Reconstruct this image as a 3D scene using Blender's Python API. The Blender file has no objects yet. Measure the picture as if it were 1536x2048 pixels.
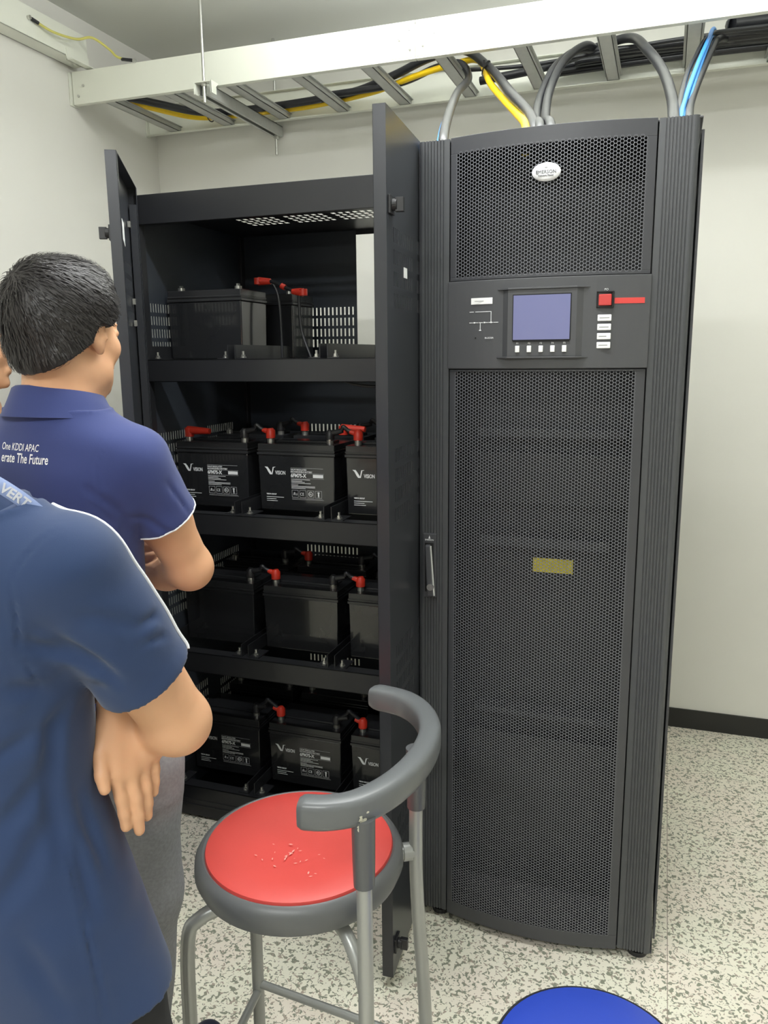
import bpy, bmesh, math, random
import numpy as np
from mathutils import Vector, Matrix
from mathutils.bvhtree import BVHTree

random.seed(7); np.random.seed(7)
SC = bpy.context.scene
COL = SC.collection
PI = math.pi

# ------------------------------------------------------------------ camera
cam_data = bpy.data.cameras.new('camera')
cam_data.sensor_fit = 'HORIZONTAL'; cam_data.sensor_width = 36.0
cam_data.lens = 36.0 * 1600.0 / 1536.0
cam_data.clip_start = 0.02
camera = bpy.data.objects.new('camera', cam_data); COL.objects.link(camera)
_yaw, _pitch, _roll = -0.335556, 0.192189, -0.010294
_cy, _sy = math.cos(_yaw), math.sin(_yaw)
_f = Vector((_sy, _cy, 0)); _r = Vector((_cy, -_sy, 0)); _u = Vector((0, 0, 1))
_cp, _sp = math.cos(_pitch), math.sin(_pitch)
_f2 = _f * _cp - _u * _sp; _u2 = _u * _cp + _f * _sp
_cr, _sr = math.cos(_roll), math.sin(_roll)
_r3 = _r * _cr + _u2 * _sr; _u3 = -_r * _sr + _u2 * _cr
camera.matrix_world = Matrix(((_r3.x, _u3.x, -_f2.x, 0), (_r3.y, _u3.y, -_f2.y, 0),
                              (_r3.z, _u3.z, -_f2.z, 1.5), (0, 0, 0, 1)))
SC.camera = camera

# ------------------------------------------------------------------ world, lights, exposure
world = bpy.data.worlds.new('world'); SC.world = world; world.use_nodes = True
world.node_tree.nodes['Background'].inputs[0].default_value = (0.95, 1.0, 0.97, 1)
world.node_tree.nodes['Background'].inputs[1].default_value = 0.15
SC.view_settings.view_transform = 'Standard'; SC.view_settings.look = 'None'
SC.view_settings.gamma = 1.0; SC.view_settings.use_curve_mapping = False
SC.view_settings.exposure = 0.0

def area_lamp(name, loc, sx, sy, power, col=(1.0, 0.985, 0.93)):
    d = bpy.data.lights.new(name, 'AREA'); d.shape = 'RECTANGLE'; d.size = sx; d.size_y = sy
    d.energy = power; d.color = col
    o = bpy.data.objects.new(name, d); COL.objects.link(o); o.location = loc
    return o
CEIL = 2.78
NEU = (0.975, 0.99, 1.0)
area_lamp('ceiling_tube_light', (-0.45, 2.22, CEIL - 0.05), 1.5, 0.07, 9, NEU)
area_lamp('ceiling_tube_light', (-0.50, 1.35, CEIL - 0.05), 1.2, 0.10, 24, NEU)
area_lamp('ceiling_tube_light', (-0.5, -0.9, CEIL - 0.05), 1.2, 0.30, 42, NEU)
area_lamp('ceiling_tube_light', (1.6, -1.2, CEIL - 0.05), 1.2, 0.30, 9, NEU)
for lx, ly, pw in ((-0.30, 2.15, 50), (1.3, 1.5, 14), (-0.5, -0.9, 34)):      # added fill lamps in mid-air, without fittings, to brighten the ceiling
    up = area_lamp('ceiling_fill_uplight', (lx, ly, CEIL - 0.36), 1.2, 0.30, pw, NEU); up.rotation_euler = (PI, 0, 0)

# ------------------------------------------------------------------ materials
def lin(c):
    return tuple(((v / 255.0) / 12.92 if v / 255.0 <= 0.04045 else ((v / 255.0 + 0.055) / 1.055) ** 2.4) for v in c) + (1.0,)

def mat(name, col, rough=0.5, metal=0.0, spec=0.5, coat=0.0, bump=0.0, bscale=200.0, var=0.0, vscale=6.0, sheen=0.0, emit=None, estr=0.0, bdist=0.001, detail=3.0):
    m = bpy.data.materials.new(name); m.use_nodes = True
    nt = m.node_tree; b = nt.nodes['Principled BSDF']
    b.inputs['Base Color'].default_value = col; b.inputs['Roughness'].default_value = rough
    b.inputs['Metallic'].default_value = metal; b.inputs['Specular IOR Level'].default_value = spec
    b.inputs['Coat Weight'].default_value = coat; b.inputs['Sheen Weight'].default_value = sheen
    tc = nt.nodes.new('ShaderNodeTexCoord')
    n = nt.nodes.new('ShaderNodeTexNoise'); n.inputs['Scale'].default_value = vscale; n.inputs['Detail'].default_value = detail
    nt.links.new(tc.outputs['Object'], n.inputs['Vector'])
    mx = nt.nodes.new('ShaderNodeMixRGB'); mx.blend_type = 'MULTIPLY'; mx.inputs['Fac'].default_value = 1.0
    mx.inputs[1].default_value = col
    rp = nt.nodes.new('ShaderNodeMapRange'); rp.inputs['To Min'].default_value = 1 - var; rp.inputs['To Max'].default_value = 1 + var
    rp.inputs['From Min'].default_value = 0.3; rp.inputs['From Max'].default_value = 0.7
    nt.links.new(n.outputs['Fac'], rp.inputs['Value']); nt.links.new(rp.outputs[0], mx.inputs[2])
    nt.links.new(mx.outputs[0], b.inputs['Base Color'])
    if bump > 0:
        n2 = nt.nodes.new('ShaderNodeTexNoise'); n2.inputs['Scale'].default_value = bscale; n2.inputs['Detail'].default_value = 2
        nt.links.new(tc.outputs['Object'], n2.inputs['Vector'])
        bp = nt.nodes.new('ShaderNodeBump'); bp.inputs['Strength'].default_value = bump; bp.inputs['Distance'].default_value = bdist
        nt.links.new(n2.outputs['Fac'], bp.inputs['Height']); nt.links.new(bp.outputs[0], b.inputs['Normal'])
    if emit:
        b.inputs['Emission Color'].default_value = emit; b.inputs['Emission Strength'].default_value = estr
    return m

M = {}
M['wall'] = mat('painted_wall', lin((227, 226, 219)), 0.75, bump=0.15, bscale=60, var=0.015, vscale=2)
M['ceiling'] = mat('ceiling_paint', lin((214, 216, 208)), 0.8, var=0.015, vscale=2)
M['skirting'] = mat('black_skirting', lin((34, 34, 33)), 0.45)
M['tray'] = mat('white_painted_steel', lin((232, 234, 222)), 0.38, var=0.01, bump=0.03, bscale=30)
M['strut'] = mat('galvanised_strut', lin((186, 188, 184)), 0.4, metal=0.35, var=0.04, vscale=40)
M['ups'] = mat('charcoal_powder_coat', lin((66, 67, 71)), 0.42, bump=0.12, bscale=900, bdist=0.0003, var=0.02)
M['ups_plastic'] = mat('grey_panel_plastic', lin((74, 75, 78)), 0.5, bump=0.08, bscale=1200, bdist=0.0002)
M['ups_groove'] = mat('charcoal_column_plastic', lin((70, 72, 75)), 0.36, bump=0.05, bscale=900, bdist=0.0003)
M['ups_dark'] = mat('ups_inside', lin((20, 21, 23)), 0.6)
M['ups_mesh'] = mat('ups_mesh_coat', lin((118, 120, 126)), 0.4)
M['ups_in'] = mat('ups_inner_steel', lin((44, 46, 48)), 0.6)
M['gap'] = mat('dark_gap', lin((14, 14, 15)), 0.8)
M['cab'] = mat('black_cabinet_steel', lin((37, 38, 41)), 0.38, bump=0.15, bscale=700, bdist=0.0003, var=0.03)
M['cab_in'] = mat('black_cabinet_inside', lin((56, 61, 68)), 0.42, bump=0.1, bscale=700, bdist=0.0003)
M['door'] = mat('door_steel', lin((48, 50, 55)), 0.30, bump=0.1, bscale=800, bdist=0.0003)
M['batt'] = mat('battery_plastic', lin((36, 37, 39)), 0.13, coat=0.3, var=0.02)
M['batt_lid'] = mat('battery_lid_plastic', lin((42, 43, 45)), 0.22)
M['print'] = mat('white_print', lin((232, 234, 236)), 0.6)
M['red_boot'] = mat('red_terminal_boot', lin((205, 52, 34)), 0.42)
M['black_rubber'] = mat('black_rubber', lin((38, 38, 40)), 0.4, bump=0.05, bscale=200)
M['cable'] = mat('black_cable', lin((33, 34, 38)), 0.36)
M['yellow'] = mat('yellow_cable', lin((250, 208, 20)), 0.4, var=0.03)
M['yelgreen'] = mat('yellow_green_cable', lin((206, 200, 110)), 0.4)
M['blue_c'] = mat('blue_cable', lin((44, 128, 205)), 0.35)
M['zinc'] = mat('zinc_bolt', lin((205, 205, 200)), 0.28, metal=0.9)
M['chrome'] = mat('handle_metal', lin((190, 192, 194)), 0.25, metal=0.85)
M['white'] = mat('white_sticker', lin((240, 241, 240)), 0.5)
M['badge'] = mat('badge_silver_white', lin((228, 229, 232)), 0.3)
M['grey_ink'] = mat('grey_ink', lin((150, 152, 154)), 0.6)
M['dark_ink'] = mat('dark_ink', lin((90, 92, 95)), 0.6)
M['red_lab'] = mat('red_label', lin((214, 70, 66)), 0.45)
M['red_btn'] = mat('red_switch', lin((196, 56, 54)), 0.3, coat=0.4)
M['screen'] = mat('lcd_glass', lin((92, 95, 130)), 0.12, coat=0.6, emit=lin((120, 124, 176)), estr=0.34)
M['yel_lab'] = mat('yellow_label', lin((220, 205, 70)), 0.5)
M['seat_red'] = mat('red_vinyl', lin((196, 68, 62)), 0.45, bump=0.25, bscale=600, bdist=0.0004, var=0.03, vscale=12)
M['seat_blue'] = mat('blue_vinyl', lin((42, 68, 172)), 0.35, bump=0.15, bscale=500, bdist=0.0003)
M['rim'] = mat('grey_rim_plastic', lin((88, 90, 91)), 0.42, bump=0.2, bscale=500, bdist=0.0003)
M['armrest'] = mat('grey_backrest_plastic', lin((98, 101, 103)), 0.33, bump=0.15, bscale=500, bdist=0.0003, var=0.03)
M['armrest_dk'] = mat('grey_sleeve_plastic', lin((84, 86, 88)), 0.38, bump=0.15, bscale=500, bdist=0.0003)
M['tube'] = mat('silver_painted_tube', lin((158, 160, 157)), 0.34, metal=0.3, var=0.02)
M['black_rim'] = mat('black_glossy_rim', lin((36, 36, 40)), 0.25)
M['speck'] = mat('worn_specks', lin((235, 150, 140)), 0.6)
M['scuff'] = mat('worn_paint', lin((196, 194, 176)), 0.7, var=0.1, vscale=60)
M['skin'] = mat('skin', lin((212, 163, 127)), 0.5, var=0.05, vscale=14, bump=0.08, bscale=300, bdist=0.0005)
M['skin'].node_tree.nodes['Principled BSDF'].inputs['Subsurface Weight'].default_value = 0.12
M['skin'].node_tree.nodes['Principled BSDF'].inputs['Subsurface Radius'].default_value = (0.012, 0.005, 0.003)
M['hair'] = mat('black_hair', lin((40, 37, 37)), 0.5, var=0.15, vscale=80)
M['shirt_a'] = mat('indigo_polo_cloth', lin((48, 60, 114)), 0.85, bump=0.25, bscale=900, bdist=0.0004, var=0.03, sheen=0.15)
M['shirt_b'] = mat('navy_polo_cloth', lin((28, 51, 90)), 0.82, bump=0.25, bscale=900, bdist=0.0004, var=0.04, sheen=0.15)
M['shirt_c'] = mat('offwhite_shirt_cloth', lin((228, 214, 205)), 0.85, bump=0.2, bscale=600)
M['trouser_grey'] = mat('grey_melange_cloth', lin((146, 147, 152)), 0.9, bump=0.3, bscale=500, bdist=0.0005, var=0.12, vscale=160, detail=6)
M['trouser_dark'] = mat('dark_trouser_cloth', lin((28, 29, 34)), 0.85, bump=0.2, bscale=500)
M['shoe'] = mat('navy_black_shoe', lin((36, 38, 56)), 0.5)
M['piping'] = mat('white_piping', lin((235, 236, 240)), 0.7)
M['lanyard'] = mat('grey_blue_ribbon', lin((128, 144, 184)), 0.6)

def floor_material():
    m = bpy.data.materials.new('speckled_floor_vinyl'); m.use_nodes = True
    nt = m.node_tree; b = nt.nodes['Principled BSDF']; b.inputs['Roughness'].default_value = 0.42
    g = nt.nodes.new('ShaderNodeNewGeometry')
    def noise(scale, dist, det=2.0, off=0.0):
        mp = nt.nodes.new('ShaderNodeMapping'); mp.inputs['Location'].default_value = (off, off * 0.7, off)
        nt.links.new(g.outputs['Position'], mp.inputs['Vector'])
        n = nt.nodes.new('ShaderNodeTexNoise'); n.inputs['Scale'].default_value = scale
        n.inputs['Distortion'].default_value = dist; n.inputs['Detail'].default_value = det
        nt.links.new(mp.outputs[0], n.inputs['Vector']); return n
    def ramp(src, a, c):
        r = nt.nodes.new('ShaderNodeMapRange'); r.inputs['From Min'].default_value = a; r.inputs['From Max'].default_value = c
        nt.links.new(src, r.inputs['Value']); return r
    def mix(fac, c1, c2, fv=1.0):
        x = nt.nodes.new('ShaderNodeMixRGB')
        if fac is not None:
            nt.links.new(fac, x.inputs['Fac'])
        else:
            x.inputs['Fac'].default_value = fv
        for i, c in ((1, c1), (2, c2)):
            if isinstance(c, tuple): x.inputs[i].default_value = c
            else: nt.links.new(c, x.inputs[i])
        return x.outputs[0]
    base = mix(ramp(noise(5, 0, 2, 3).outputs['Fac'], 0.4, 0.6).outputs[0], lin((238, 236, 218)), lin((238, 229, 215)))
    c1 = ramp(noise(85, 0.9, 1.2).outputs['Fac'], 0.568, 0.59)
    c2 = ramp(noise(100, 0.9, 1.2, 11).outputs['Fac'], 0.62, 0.645)
    a = mix(c1.outputs[0], base, lin((140, 143, 126)))
    a = mix(c2.outputs[0], a, lin((172, 160, 146)))
    # seams between floor sheets
    sx = nt.nodes.new('ShaderNodeSeparateXYZ'); nt.links.new(g.outputs['Position'], sx.inputs[0])
    def seam(sock, offset, period):
        ad = nt.nodes.new('ShaderNodeMath'); ad.operation = 'SUBTRACT'; ad.inputs[1].default_value = offset; nt.links.new(sock, ad.inputs[0])
        dv = nt.nodes.new('ShaderNodeMath'); dv.operation = 'PINGPONG'; dv.inputs[1].default_value = period / 2; nt.links.new(ad.outputs[0], dv.inputs[0])
        lt = nt.nodes.new('ShaderNodeMath'); lt.operation = 'LESS_THAN'; lt.inputs[1].default_value = 0.0009; nt.links.new(dv.outputs[0], lt.inputs[0])
        return lt.outputs[0]
    a = mix(seam(sx.outputs[0], 0.083, 1.83), a, lin((150, 138, 125)))
    nt.links.new(a, b.inputs['Base Color'])
    return m
M['floor'] = floor_material()

# ------------------------------------------------------------------ tagging
def tag(o, label=None, cat=None, group=None, kind=None):
    if label: o['label'] = label
    if cat: o['category'] = cat
    if group: o['group'] = group
    if kind: o['kind'] = kind
    return o

def thing(name, label, cat, loc=(0, 0, 0), rz=0.0, group=None):
    o = bpy.data.objects.new(name, None); COL.objects.link(o); o.location = loc; o.rotation_euler = (0, 0, rz)
    o.empty_display_size = 0.05
    return tag(o, label, cat, group)

def copy_tree(o, parent=None):
    c = o.copy(); COL.objects.link(c)
    if parent is not None:
        c.parent = parent; c.matrix_parent_inverse = o.matrix_parent_inverse.copy()
    for ch in list(o.children): copy_tree(ch, c)
    return c

# ------------------------------------------------------------------ mesh builder
def root_offset(p):
    v = Vector((0, 0, 0))
    while p is not None:
        v += Vector(p.location); p = p.parent
    return v

class MB:
    def __init__(s): s.v = []; s.f = []; s.m = []
    def add(s, vs, fs, mi=0):
        n = len(s.v); s.v += [tuple(v) for v in vs]
        for f in fs: s.f.append(tuple(i + n for i in f)); s.m.append(mi)
        return s
    def box(s, x0, x1, y0, y1, z0, z1, mi=0, R=None, C=None):
        vs = [(x, y, z) for x in (x0, x1) for y in (y0, y1) for z in (z0, z1)]
        if R is not None:
            C = Vector(C); vs = [tuple(C + R @ (Vector(v) - C)) for v in vs]
        fs = [(0, 1, 3, 2), (4, 6, 7, 5), (0, 4, 5, 1), (2, 3, 7, 6), (0, 2, 6, 4), (1, 5, 7, 3)]
        return s.add(vs, fs, mi)
    def tube(s, pts, r, seg=10, caps=True, rz=None, mi=0):
        pts = [Vector(p) for p in pts]; n = len(pts)
        rr = r if isinstance(r, (list, tuple)) else [r] * n
        vs = []; t0 = (pts[1] - pts[0]).normalized()
        up = Vector((0, 0, 1)) if abs(t0.z) < 0.9 else Vector((1, 0, 0))
        nrm = (up - t0 * up.dot(t0)).normalized()
        for i in range(n):
            t = (pts[min(i + 1, n - 1)] - pts[max(i - 1, 0)]).normalized()
            nrm = (nrm - t * nrm.dot(t)).normalized(); bn = t.cross(nrm)
            for k in range(seg):
                a = 2 * PI * k / seg
                vs.append(pts[i] + nrm * math.cos(a) * rr[i] + bn * math.sin(a) * rr[i] * (rz or 1.0))
        fs = [(i * seg + k, i * seg + (k + 1) % seg, (i + 1) * seg + (k + 1) % seg, (i + 1) * seg + k) for i in range(n - 1) for k in range(seg)]
        if caps: fs += [tuple(range(seg - 1, -1, -1)), tuple((n - 1) * seg + k for k in range(seg))]
        return s.add(vs, fs, mi)
    def cyl(s, a, b, r, seg=16, mi=0, r2=None): return s.tube([a, b], [r, r if r2 is None else r2], seg, mi=mi)
    def lathe(s, c, prof, seg=48, mi=0):
        vs = []; n = len(prof)
        for (r, z) in prof:
            for k in range(seg):
                a = 2 * PI * k / seg; vs.append((c[0] + r * math.cos(a), c[1] + r * math.sin(a), c[2] + z))
        fs = [(i * seg + k, i * seg + (k + 1) % seg, (i + 1) * seg + (k + 1) % seg, (i + 1) * seg + k) for i in range(n - 1) for k in range(seg)]
        if prof[0][0] > 1e-5: fs.append(tuple(range(seg - 1, -1, -1)))
        if prof[-1][0] > 1e-5: fs.append(tuple((n - 1) * seg + k for k in range(seg)))
        return s.add(vs, fs, mi)
    def prism(s, poly, axis, a, b, mi=0):
        """poly of 2D points extruded along an axis; axis x: (y,z), y: (x,z), z: (x,y)"""
        def P(p, t): return {'x': (t, p[0], p[1]), 'y': (p[0], t, p[1]), 'z': (p[0], p[1], t)}[axis]
        n = len(poly); vs = [P(p, a) for p in poly] + [P(p, b) for p in poly]
        fs = [(i, (i + 1) % n, n + (i + 1) % n, n + i) for i in range(n)] + [tuple(range(n - 1, -1, -1)), tuple(range(n, 2 * n))]
        return s.add(vs, fs, mi)
    def build(s, name, m, parent=None, smooth=False, bevel=0.0, mats=None, local=False, subsurf=0, seg=2):
        me = bpy.data.meshes.new(name)
        off = Vector((0, 0, 0)) if (local or parent is None) else root_offset(parent)
        me.from_pydata([(v[0] - off.x, v[1] - off.y, v[2] - off.z) for v in s.v], [], s.f)
        for mm in ([m] if mats is None else mats): me.materials.append(mm)
        if mats: me.polygons.foreach_set('material_index', s.m)
        bm = bmesh.new(); bm.from_mesh(me); bmesh.ops.recalc_face_normals(bm, faces=bm.faces[:]); bm.to_mesh(me); bm.free()
        o = bpy.data.objects.new(name, me); COL.objects.link(o)
        if smooth:
            me.polygons.foreach_set('use_smooth', [True] * len(me.polygons))
        if bevel > 0:
            b = o.modifiers.new('bevel', 'BEVEL'); b.width = bevel; b.segments = seg; b.limit_method = 'ANGLE'; b.angle_limit = math.radians(40)
        if subsurf:
            q = o.modifiers.new('sub', 'SUBSURF'); q.levels = subsurf; q.render_levels = subsurf
        if smooth and not subsurf:
            me.set_sharp_from_angle(angle=math.radians(38))
        if parent is not None: o.parent = parent
        return o

def spline(pts, n=6):
    """Catmull-Rom through points"""
    P = [Vector(p) for p in pts]; P = [2 * P[0] - P[1]] + P + [2 * P[-1] - P[-2]]
    out = []
    for i in range(1, len(P) - 2):
        for k in range(n):
            t = k / n; a, b, c, d = P[i - 1], P[i], P[i + 1], P[i + 2]
            out.append(0.5 * ((2 * b) + (c - a) * t + (2 * a - 5 * b + 4 * c - d) * t * t + (3 * b - a - 3 * c + d) * t ** 3))
    out.append(P[-2]); return out

# ------------------------------------------------------------------ text as mesh data
_text_cache = {}
def text_mesh(body, size, align='LEFT', extr=0.0002, bold=0.0, shear=0.0, sx=1.0):
    key = (body, size, align, extr, bold, shear, sx)
    if key in _text_cache: return _text_cache[key]
    cu = bpy.data.curves.new('lettering', 'FONT'); cu.body = body; cu.size = size; cu.align_x = align
    cu.extrude = extr; cu.offset = bold; cu.shear = shear; cu.resolution_u = 3
    o = bpy.data.objects.new('lettering', cu); COL.objects.link(o)
    dg = bpy.context.evaluated_depsgraph_get()
    me = bpy.data.meshes.new_from_object(o.evaluated_get(dg))
    vs = [(v.co.x * sx, v.co.y, v.co.z) for v in me.vertices]; fs = [tuple(p.vertices) for p in me.polygons]
    bpy.data.objects.remove(o); bpy.data.curves.remove(cu); bpy.data.meshes.remove(me)
    _text_cache[key] = (vs, fs); return vs, fs

def text_on_front(mb, body, size, x, y, z, align='LEFT', mi=0, **k):
    """lettering facing -Y; its baseline starts at (x, z) on plane y"""
    vs, fs = text_mesh(body, size, align, **k)
    mb.add([(x + v[0], y - v[2], z + v[1]) for v in vs], fs, mi)

# ================================================================== ROOM
XL, YB, XR, YF = -2.19, 3.27, 2.6, -2.6
def structure(name, mb, m, **k):
    o = mb.build(name, m, **k); o['kind'] = 'structure'; return o
structure('floor', MB().box(XL - .1, XR + .1, YF - .1, YB + .1, -0.06, 0), M['floor'])
structure('ceiling', MB().box(XL - .1, XR + .1, YF - .1, YB + .1, CEIL, CEIL + .06), M['ceiling'])
structure('wall_back', MB().box(XL - .1, XR + .1, YB, YB + .1, 0, CEIL), M['wall'])
structure('wall_left', MB().box(XL - .1, XL, YF, YB, 0, CEIL), M['wall'])
structure('wall_right', MB().box(XR, XR + .1, YF, YB, 0, CEIL), M['wall'])
structure('wall_front', MB().box(XL - .1, XR + .1, YF - .1, YF, 0, CEIL), M['wall'])
structure('baseboard_back', MB().box(XL, XR, YB - .008, YB, 0, 0.08), M['skirting'])
structure('baseboard_left', MB().box(XL, XL + .008, YF, YB - .008, 0, 0.08), M['skirting'])

# ================================================================== OVERHEAD CABLE LADDER
LZ = 2.45
ladder = thing('cable_ladder', 'white painted overhead cable ladder running along the back wall above the black cabinets', 'cable ladder', (-0.8, 2.95, LZ))
def rail(x0, x1, y, sgn):
    mb = MB()   # C profile: web and two lips
    mb.box(x0, x1, y - .0015, y + .0015, LZ, LZ + .115)
    mb.box(x0, x1, min(y, y + sgn * .022), max(y, y + sgn * .022), LZ, LZ + .003)
    mb.box(x0, x1, min(y, y + sgn * .022), max(y, y + sgn * .022), LZ + .112, LZ + .115)
    return mb
rail(-2.18, -0.825, 2.72, 1).build('side_rail', M['tray'], ladder, bevel=0.001)
rail(-0.823, 1.7, 2.72, 1).build('side_rail', M['tray'], ladder, bevel=0.001)
rail(-2.18, 1.7, 3.20, -1).build('side_rail', M['tray'], ladder, bevel=0.001)
for x in [-2.04 + .2585 * i for i in range(15)]:
    mb = MB(); w = .021
    mb.box(x - w, x + w, 2.722, 3.198, LZ + .004, LZ + .006); mb.box(x - w, x - w + .002, 2.722, 3.198, LZ + .004, LZ + .024)
    mb.box(x + w - .002, x + w, 2.722, 3.198, LZ + .004, LZ + .024)
    mb.box(x - w - .008, x - w + .002, 2.722, 3.198, LZ + .022, LZ + .024); mb.box(x + w - .002, x + w + .008, 2.722, 3.198, LZ + .022, LZ + .024)
    mb.build('rung', M['strut'], ladder)
sp = MB().box(-0.905, -0.827, 2.7165, 2.7185, LZ + .006, LZ + .108).box(-0.821, -0.742, 2.7165, 2.7185, LZ + .006, LZ + .108).build('splice_plate', M['tray'], ladder, bevel=0.0008)
for (bx, bz) in [(-.842, .090), (-.878, .062), (-.842, .030), (-.797, .092), (-.758, .070), (-.797, .036)]:
    mb = MB().cyl((bx, 2.7165, LZ + bz), (bx, 2.714, LZ + bz), .0085, 16).cyl((bx, 2.714, LZ + bz), (bx, 2.708, LZ + bz), .0055, 6).cyl((bx, 2.708, LZ + bz), (bx, 2.702, LZ + bz), .003, 10)
    mb.build('bolt', M['zinc'], ladder)
for (bx, bz) in [(-2.13, .062), (-2.155, .028)]:
    MB().cyl((bx, 2.7185, LZ + bz), (bx, 2.714, LZ + bz), .005, 12).build('bolt', M['zinc'], ladder)
for y, s in ((2.72, 1), (3.20, -1)):
    MB().box(-2.189, -2.184, y - .012, y + .04 * s if s > 0 else y + .012, LZ - .004, LZ + .112).build('end_bracket', M['tray'], ladder)

branch = thing('cable_tray', 'white cable tray running along the left wall just under the ceiling', 'cable tray', (-2.15, 1.0, 2.585))
mb = MB().box(-2.186, -2.118, -1.6, 2.74, 2.585, 2.588).box(-2.121, -2.118, -1.6, 2.74, 2.585, 2.685).box(-2.186, -2.183, -1.6, 2.74, 2.585, 2.685)
mb.build('tray_channel', M['tray'], branch, bevel=0.001)
MB().box(-2.118, -2.088, 2.62, 2.74, 2.570, 2.574).box(-2.118, -2.115, 2.62, 2.74, 2.570, 2.61).build('joining_bracket', M['tray'], branch)
bond = thing('bonding_wire', 'short yellow green bonding wire curling between the two white trays in the upper left corner', 'wire', (-2.0, 2.69, 2.6))
pw = spline([(-2.108, 2.47, 2.640), (-2.09, 2.53, 2.627), (-2.06, 2.61, 2.628), (-2.03, 2.66, 2.645), (-1.99, 2.70, 2.615), (-1.965, 2.705, 2.590), (-1.93, 2.710, 2.575)], 6)
MB().tube(pw, .0045, 8).build('wire', M['yelgreen'], bond, smooth=True)
for q in ([(-2.112, 2.45, 2.645), (-2.106, 2.475, 2.639)], [(-1.945, 2.709, 2.579), (-1.905, 2.713, 2.572)]): MB().tube(q, .006, 8).build('heat_shrink', M['cable'], bond)
for q in (((-2.117, 2.44, 2.646), (-2.108, 2.44, 2.646)), ((-1.895, 2.7185, 2.570), (-1.895, 2.711, 2.570))): MB().cyl(q[0], q[1], .007, 10).build('lug_bolt', M['zinc'], bond)

hang = thing('ladder_hanger', 'steel strut and threaded rod hanging from the ceiling under the white cable ladder', 'hanger', (-1.6, 2.95, 2.40))
mb = MB(); x = -1.59
mb.box(x - .02, x + .02, 2.665, 3.262, 2.445, 2.4475).box(x - .02, x - .0175, 2.665, 3.262, 2.408, 2.4475).box(x + .0175, x + .02, 2.665, 3.262, 2.408, 2.4475)
mb.box(x - .0175, x - .009, 2.665, 3.262, 2.408, 2.4105).box(x + .009, x + .0175, 2.665, 3.262, 2.408, 2.4105)
mb.build('strut_channel', M['strut'], hang)
MB().cyl((-1.573, 2.652, 2.378), (-1.573, 2.652, CEIL), .0055, 12).build('threaded_rod', M['zinc'], hang, smooth=True)
MB().cyl((-1.59, 3.24, 2.335), (-1.59, 3.24, CEIL), .0055, 12).build('threaded_rod', M['zinc'], hang, smooth=True)
mb = MB().box(-1.605, -1.541, 2.6405, 2.665, 2.441, 2.4445).box(-1.608, -1.604, 2.6405, 2.675, 2.405, 2.4445).box(-1.542, -1.538, 2.6405, 2.675, 2.405, 2.4445)
mb.prism([(2.6405, 2.4445), (2.69, 2.4445), (2.6405, 2.405)], 'x', -1.540, -1.537)
mb.build('rod_bracket', M['tray'], hang)
for q in ((-1.573, 2.652, 2.430), (-1.59, 3.24, 2.396)): MB().cyl(q, (q[0], q[1], q[2] + .012), .010, 6).build('nut', M['zinc'], hang)

# ------------------------------------------------------------------ cables on the ladder
def cable(name, label, pts, r, m, group=None, n=7):
    o = MB().tube(spline(pts, n), r, 12).build(name, m, None, smooth=True)
    return tag(o, label, 'cable', group)
TOPZ = 1.9765
yb = [(-2.06, 2.80, 2.485), (-1.976, 3.017, 2.485), (-1.904, 3.135, 2.485), (-1.775, 3.168, 2.485), (-1.55, 3.172, 2.485), (-1.377, 3.165, 2.485), (-1.106, 3.10, 2.487), (-.922, 3.03, 2.50), (-.76, 3.00, 2.515), (-.66, 2.93, 2.49), (-.59, 2.78, 2.37), (-.515, 2.62, 2.27), (-.43, 2.40, 2.16), (-.362, 2.14, 2.06), (-.345, 2.04, TOPZ - .002)]
cable('power_cable', 'thick bright yellow cable lying along the ladder and dropping onto the tall grey cabinet', yb, .0105, M['yellow'])
cable('power_cable', 'thick black cable beside the yellow one, dropping behind it onto the grey cabinet', [(-2.03, 2.80, 2.49), (-1.948, 2.95, 2.49), (-1.87, 3.083, 2.49), (-1.75, 3.135, 2.492), (-1.472, 3.135, 2.492), (-1.2, 3.115, 2.50), (-1.007, 3.04, 2.515), (-.85, 2.985, 2.54), (-.72, 2.96, 2.54), (-.61, 2.85, 2.44), (-.54, 2.70, 2.35), (-.48, 2.55, 2.265), (-.40, 2.36, 2.16), (-.342, 2.14, 2.06), (-.322, 2.05, TOPZ - .002)], .0145, M['cable'])
cable('power_cable', 'black cable curving down from the ladder onto the left end of the grey cabinet top', [(-1.3, 3.08, 2.489), (-1.0, 3.06, 2.492), (-.84, 3.03, 2.52), (-.735, 2.96, 2.50), (-.684, 2.88, 2.425), (-.652, 2.6, 2.297), (-.60, 2.3, 2.156), (-.546, 2.04, 2.03), (-.530, 1.985, TOPZ - .002)], .0125, M['cable'])
cable('control_cable', 'thin blue wire taped to the black cable at the left end of the cabinet top', [(-.608, 2.34, 2.166), (-.606, 2.26, 2.125), (-.561, 2.05, 2.03), (-.545, 1.975, TOPZ - .002)], .004, M['blue_c'])
for i, (dx, dz, nm) in enumerate([(0, 0, 'leftmost'), (.026, .012, 'rightmost')]):
    cable('power_cable', '%s of two black cables arching down to the middle of the grey cabinet top' % nm,
          [(1.2, 3.02 + i * .04, 2.49), (.5, 3.02 + i * .04, 2.49), (.08, 3.02 + i * .03, 2.492), (-.106, 3.02 + i * .03, 2.495), (-.25, 3.02 + i * .03, 2.50), (-.33 + dx, 2.95, 2.49 + dz), (-.383 + dx, 2.80, 2.40 + dz), (-.396 + dx, 2.6, 2.262 + dz), (-.37 + dx, 2.35, 2.13), (-.325 + dx, 2.12, 2.055), (-.318 + dx + .01, 2.04, TOPZ - .002)], .0125, M['cable'])
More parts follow.
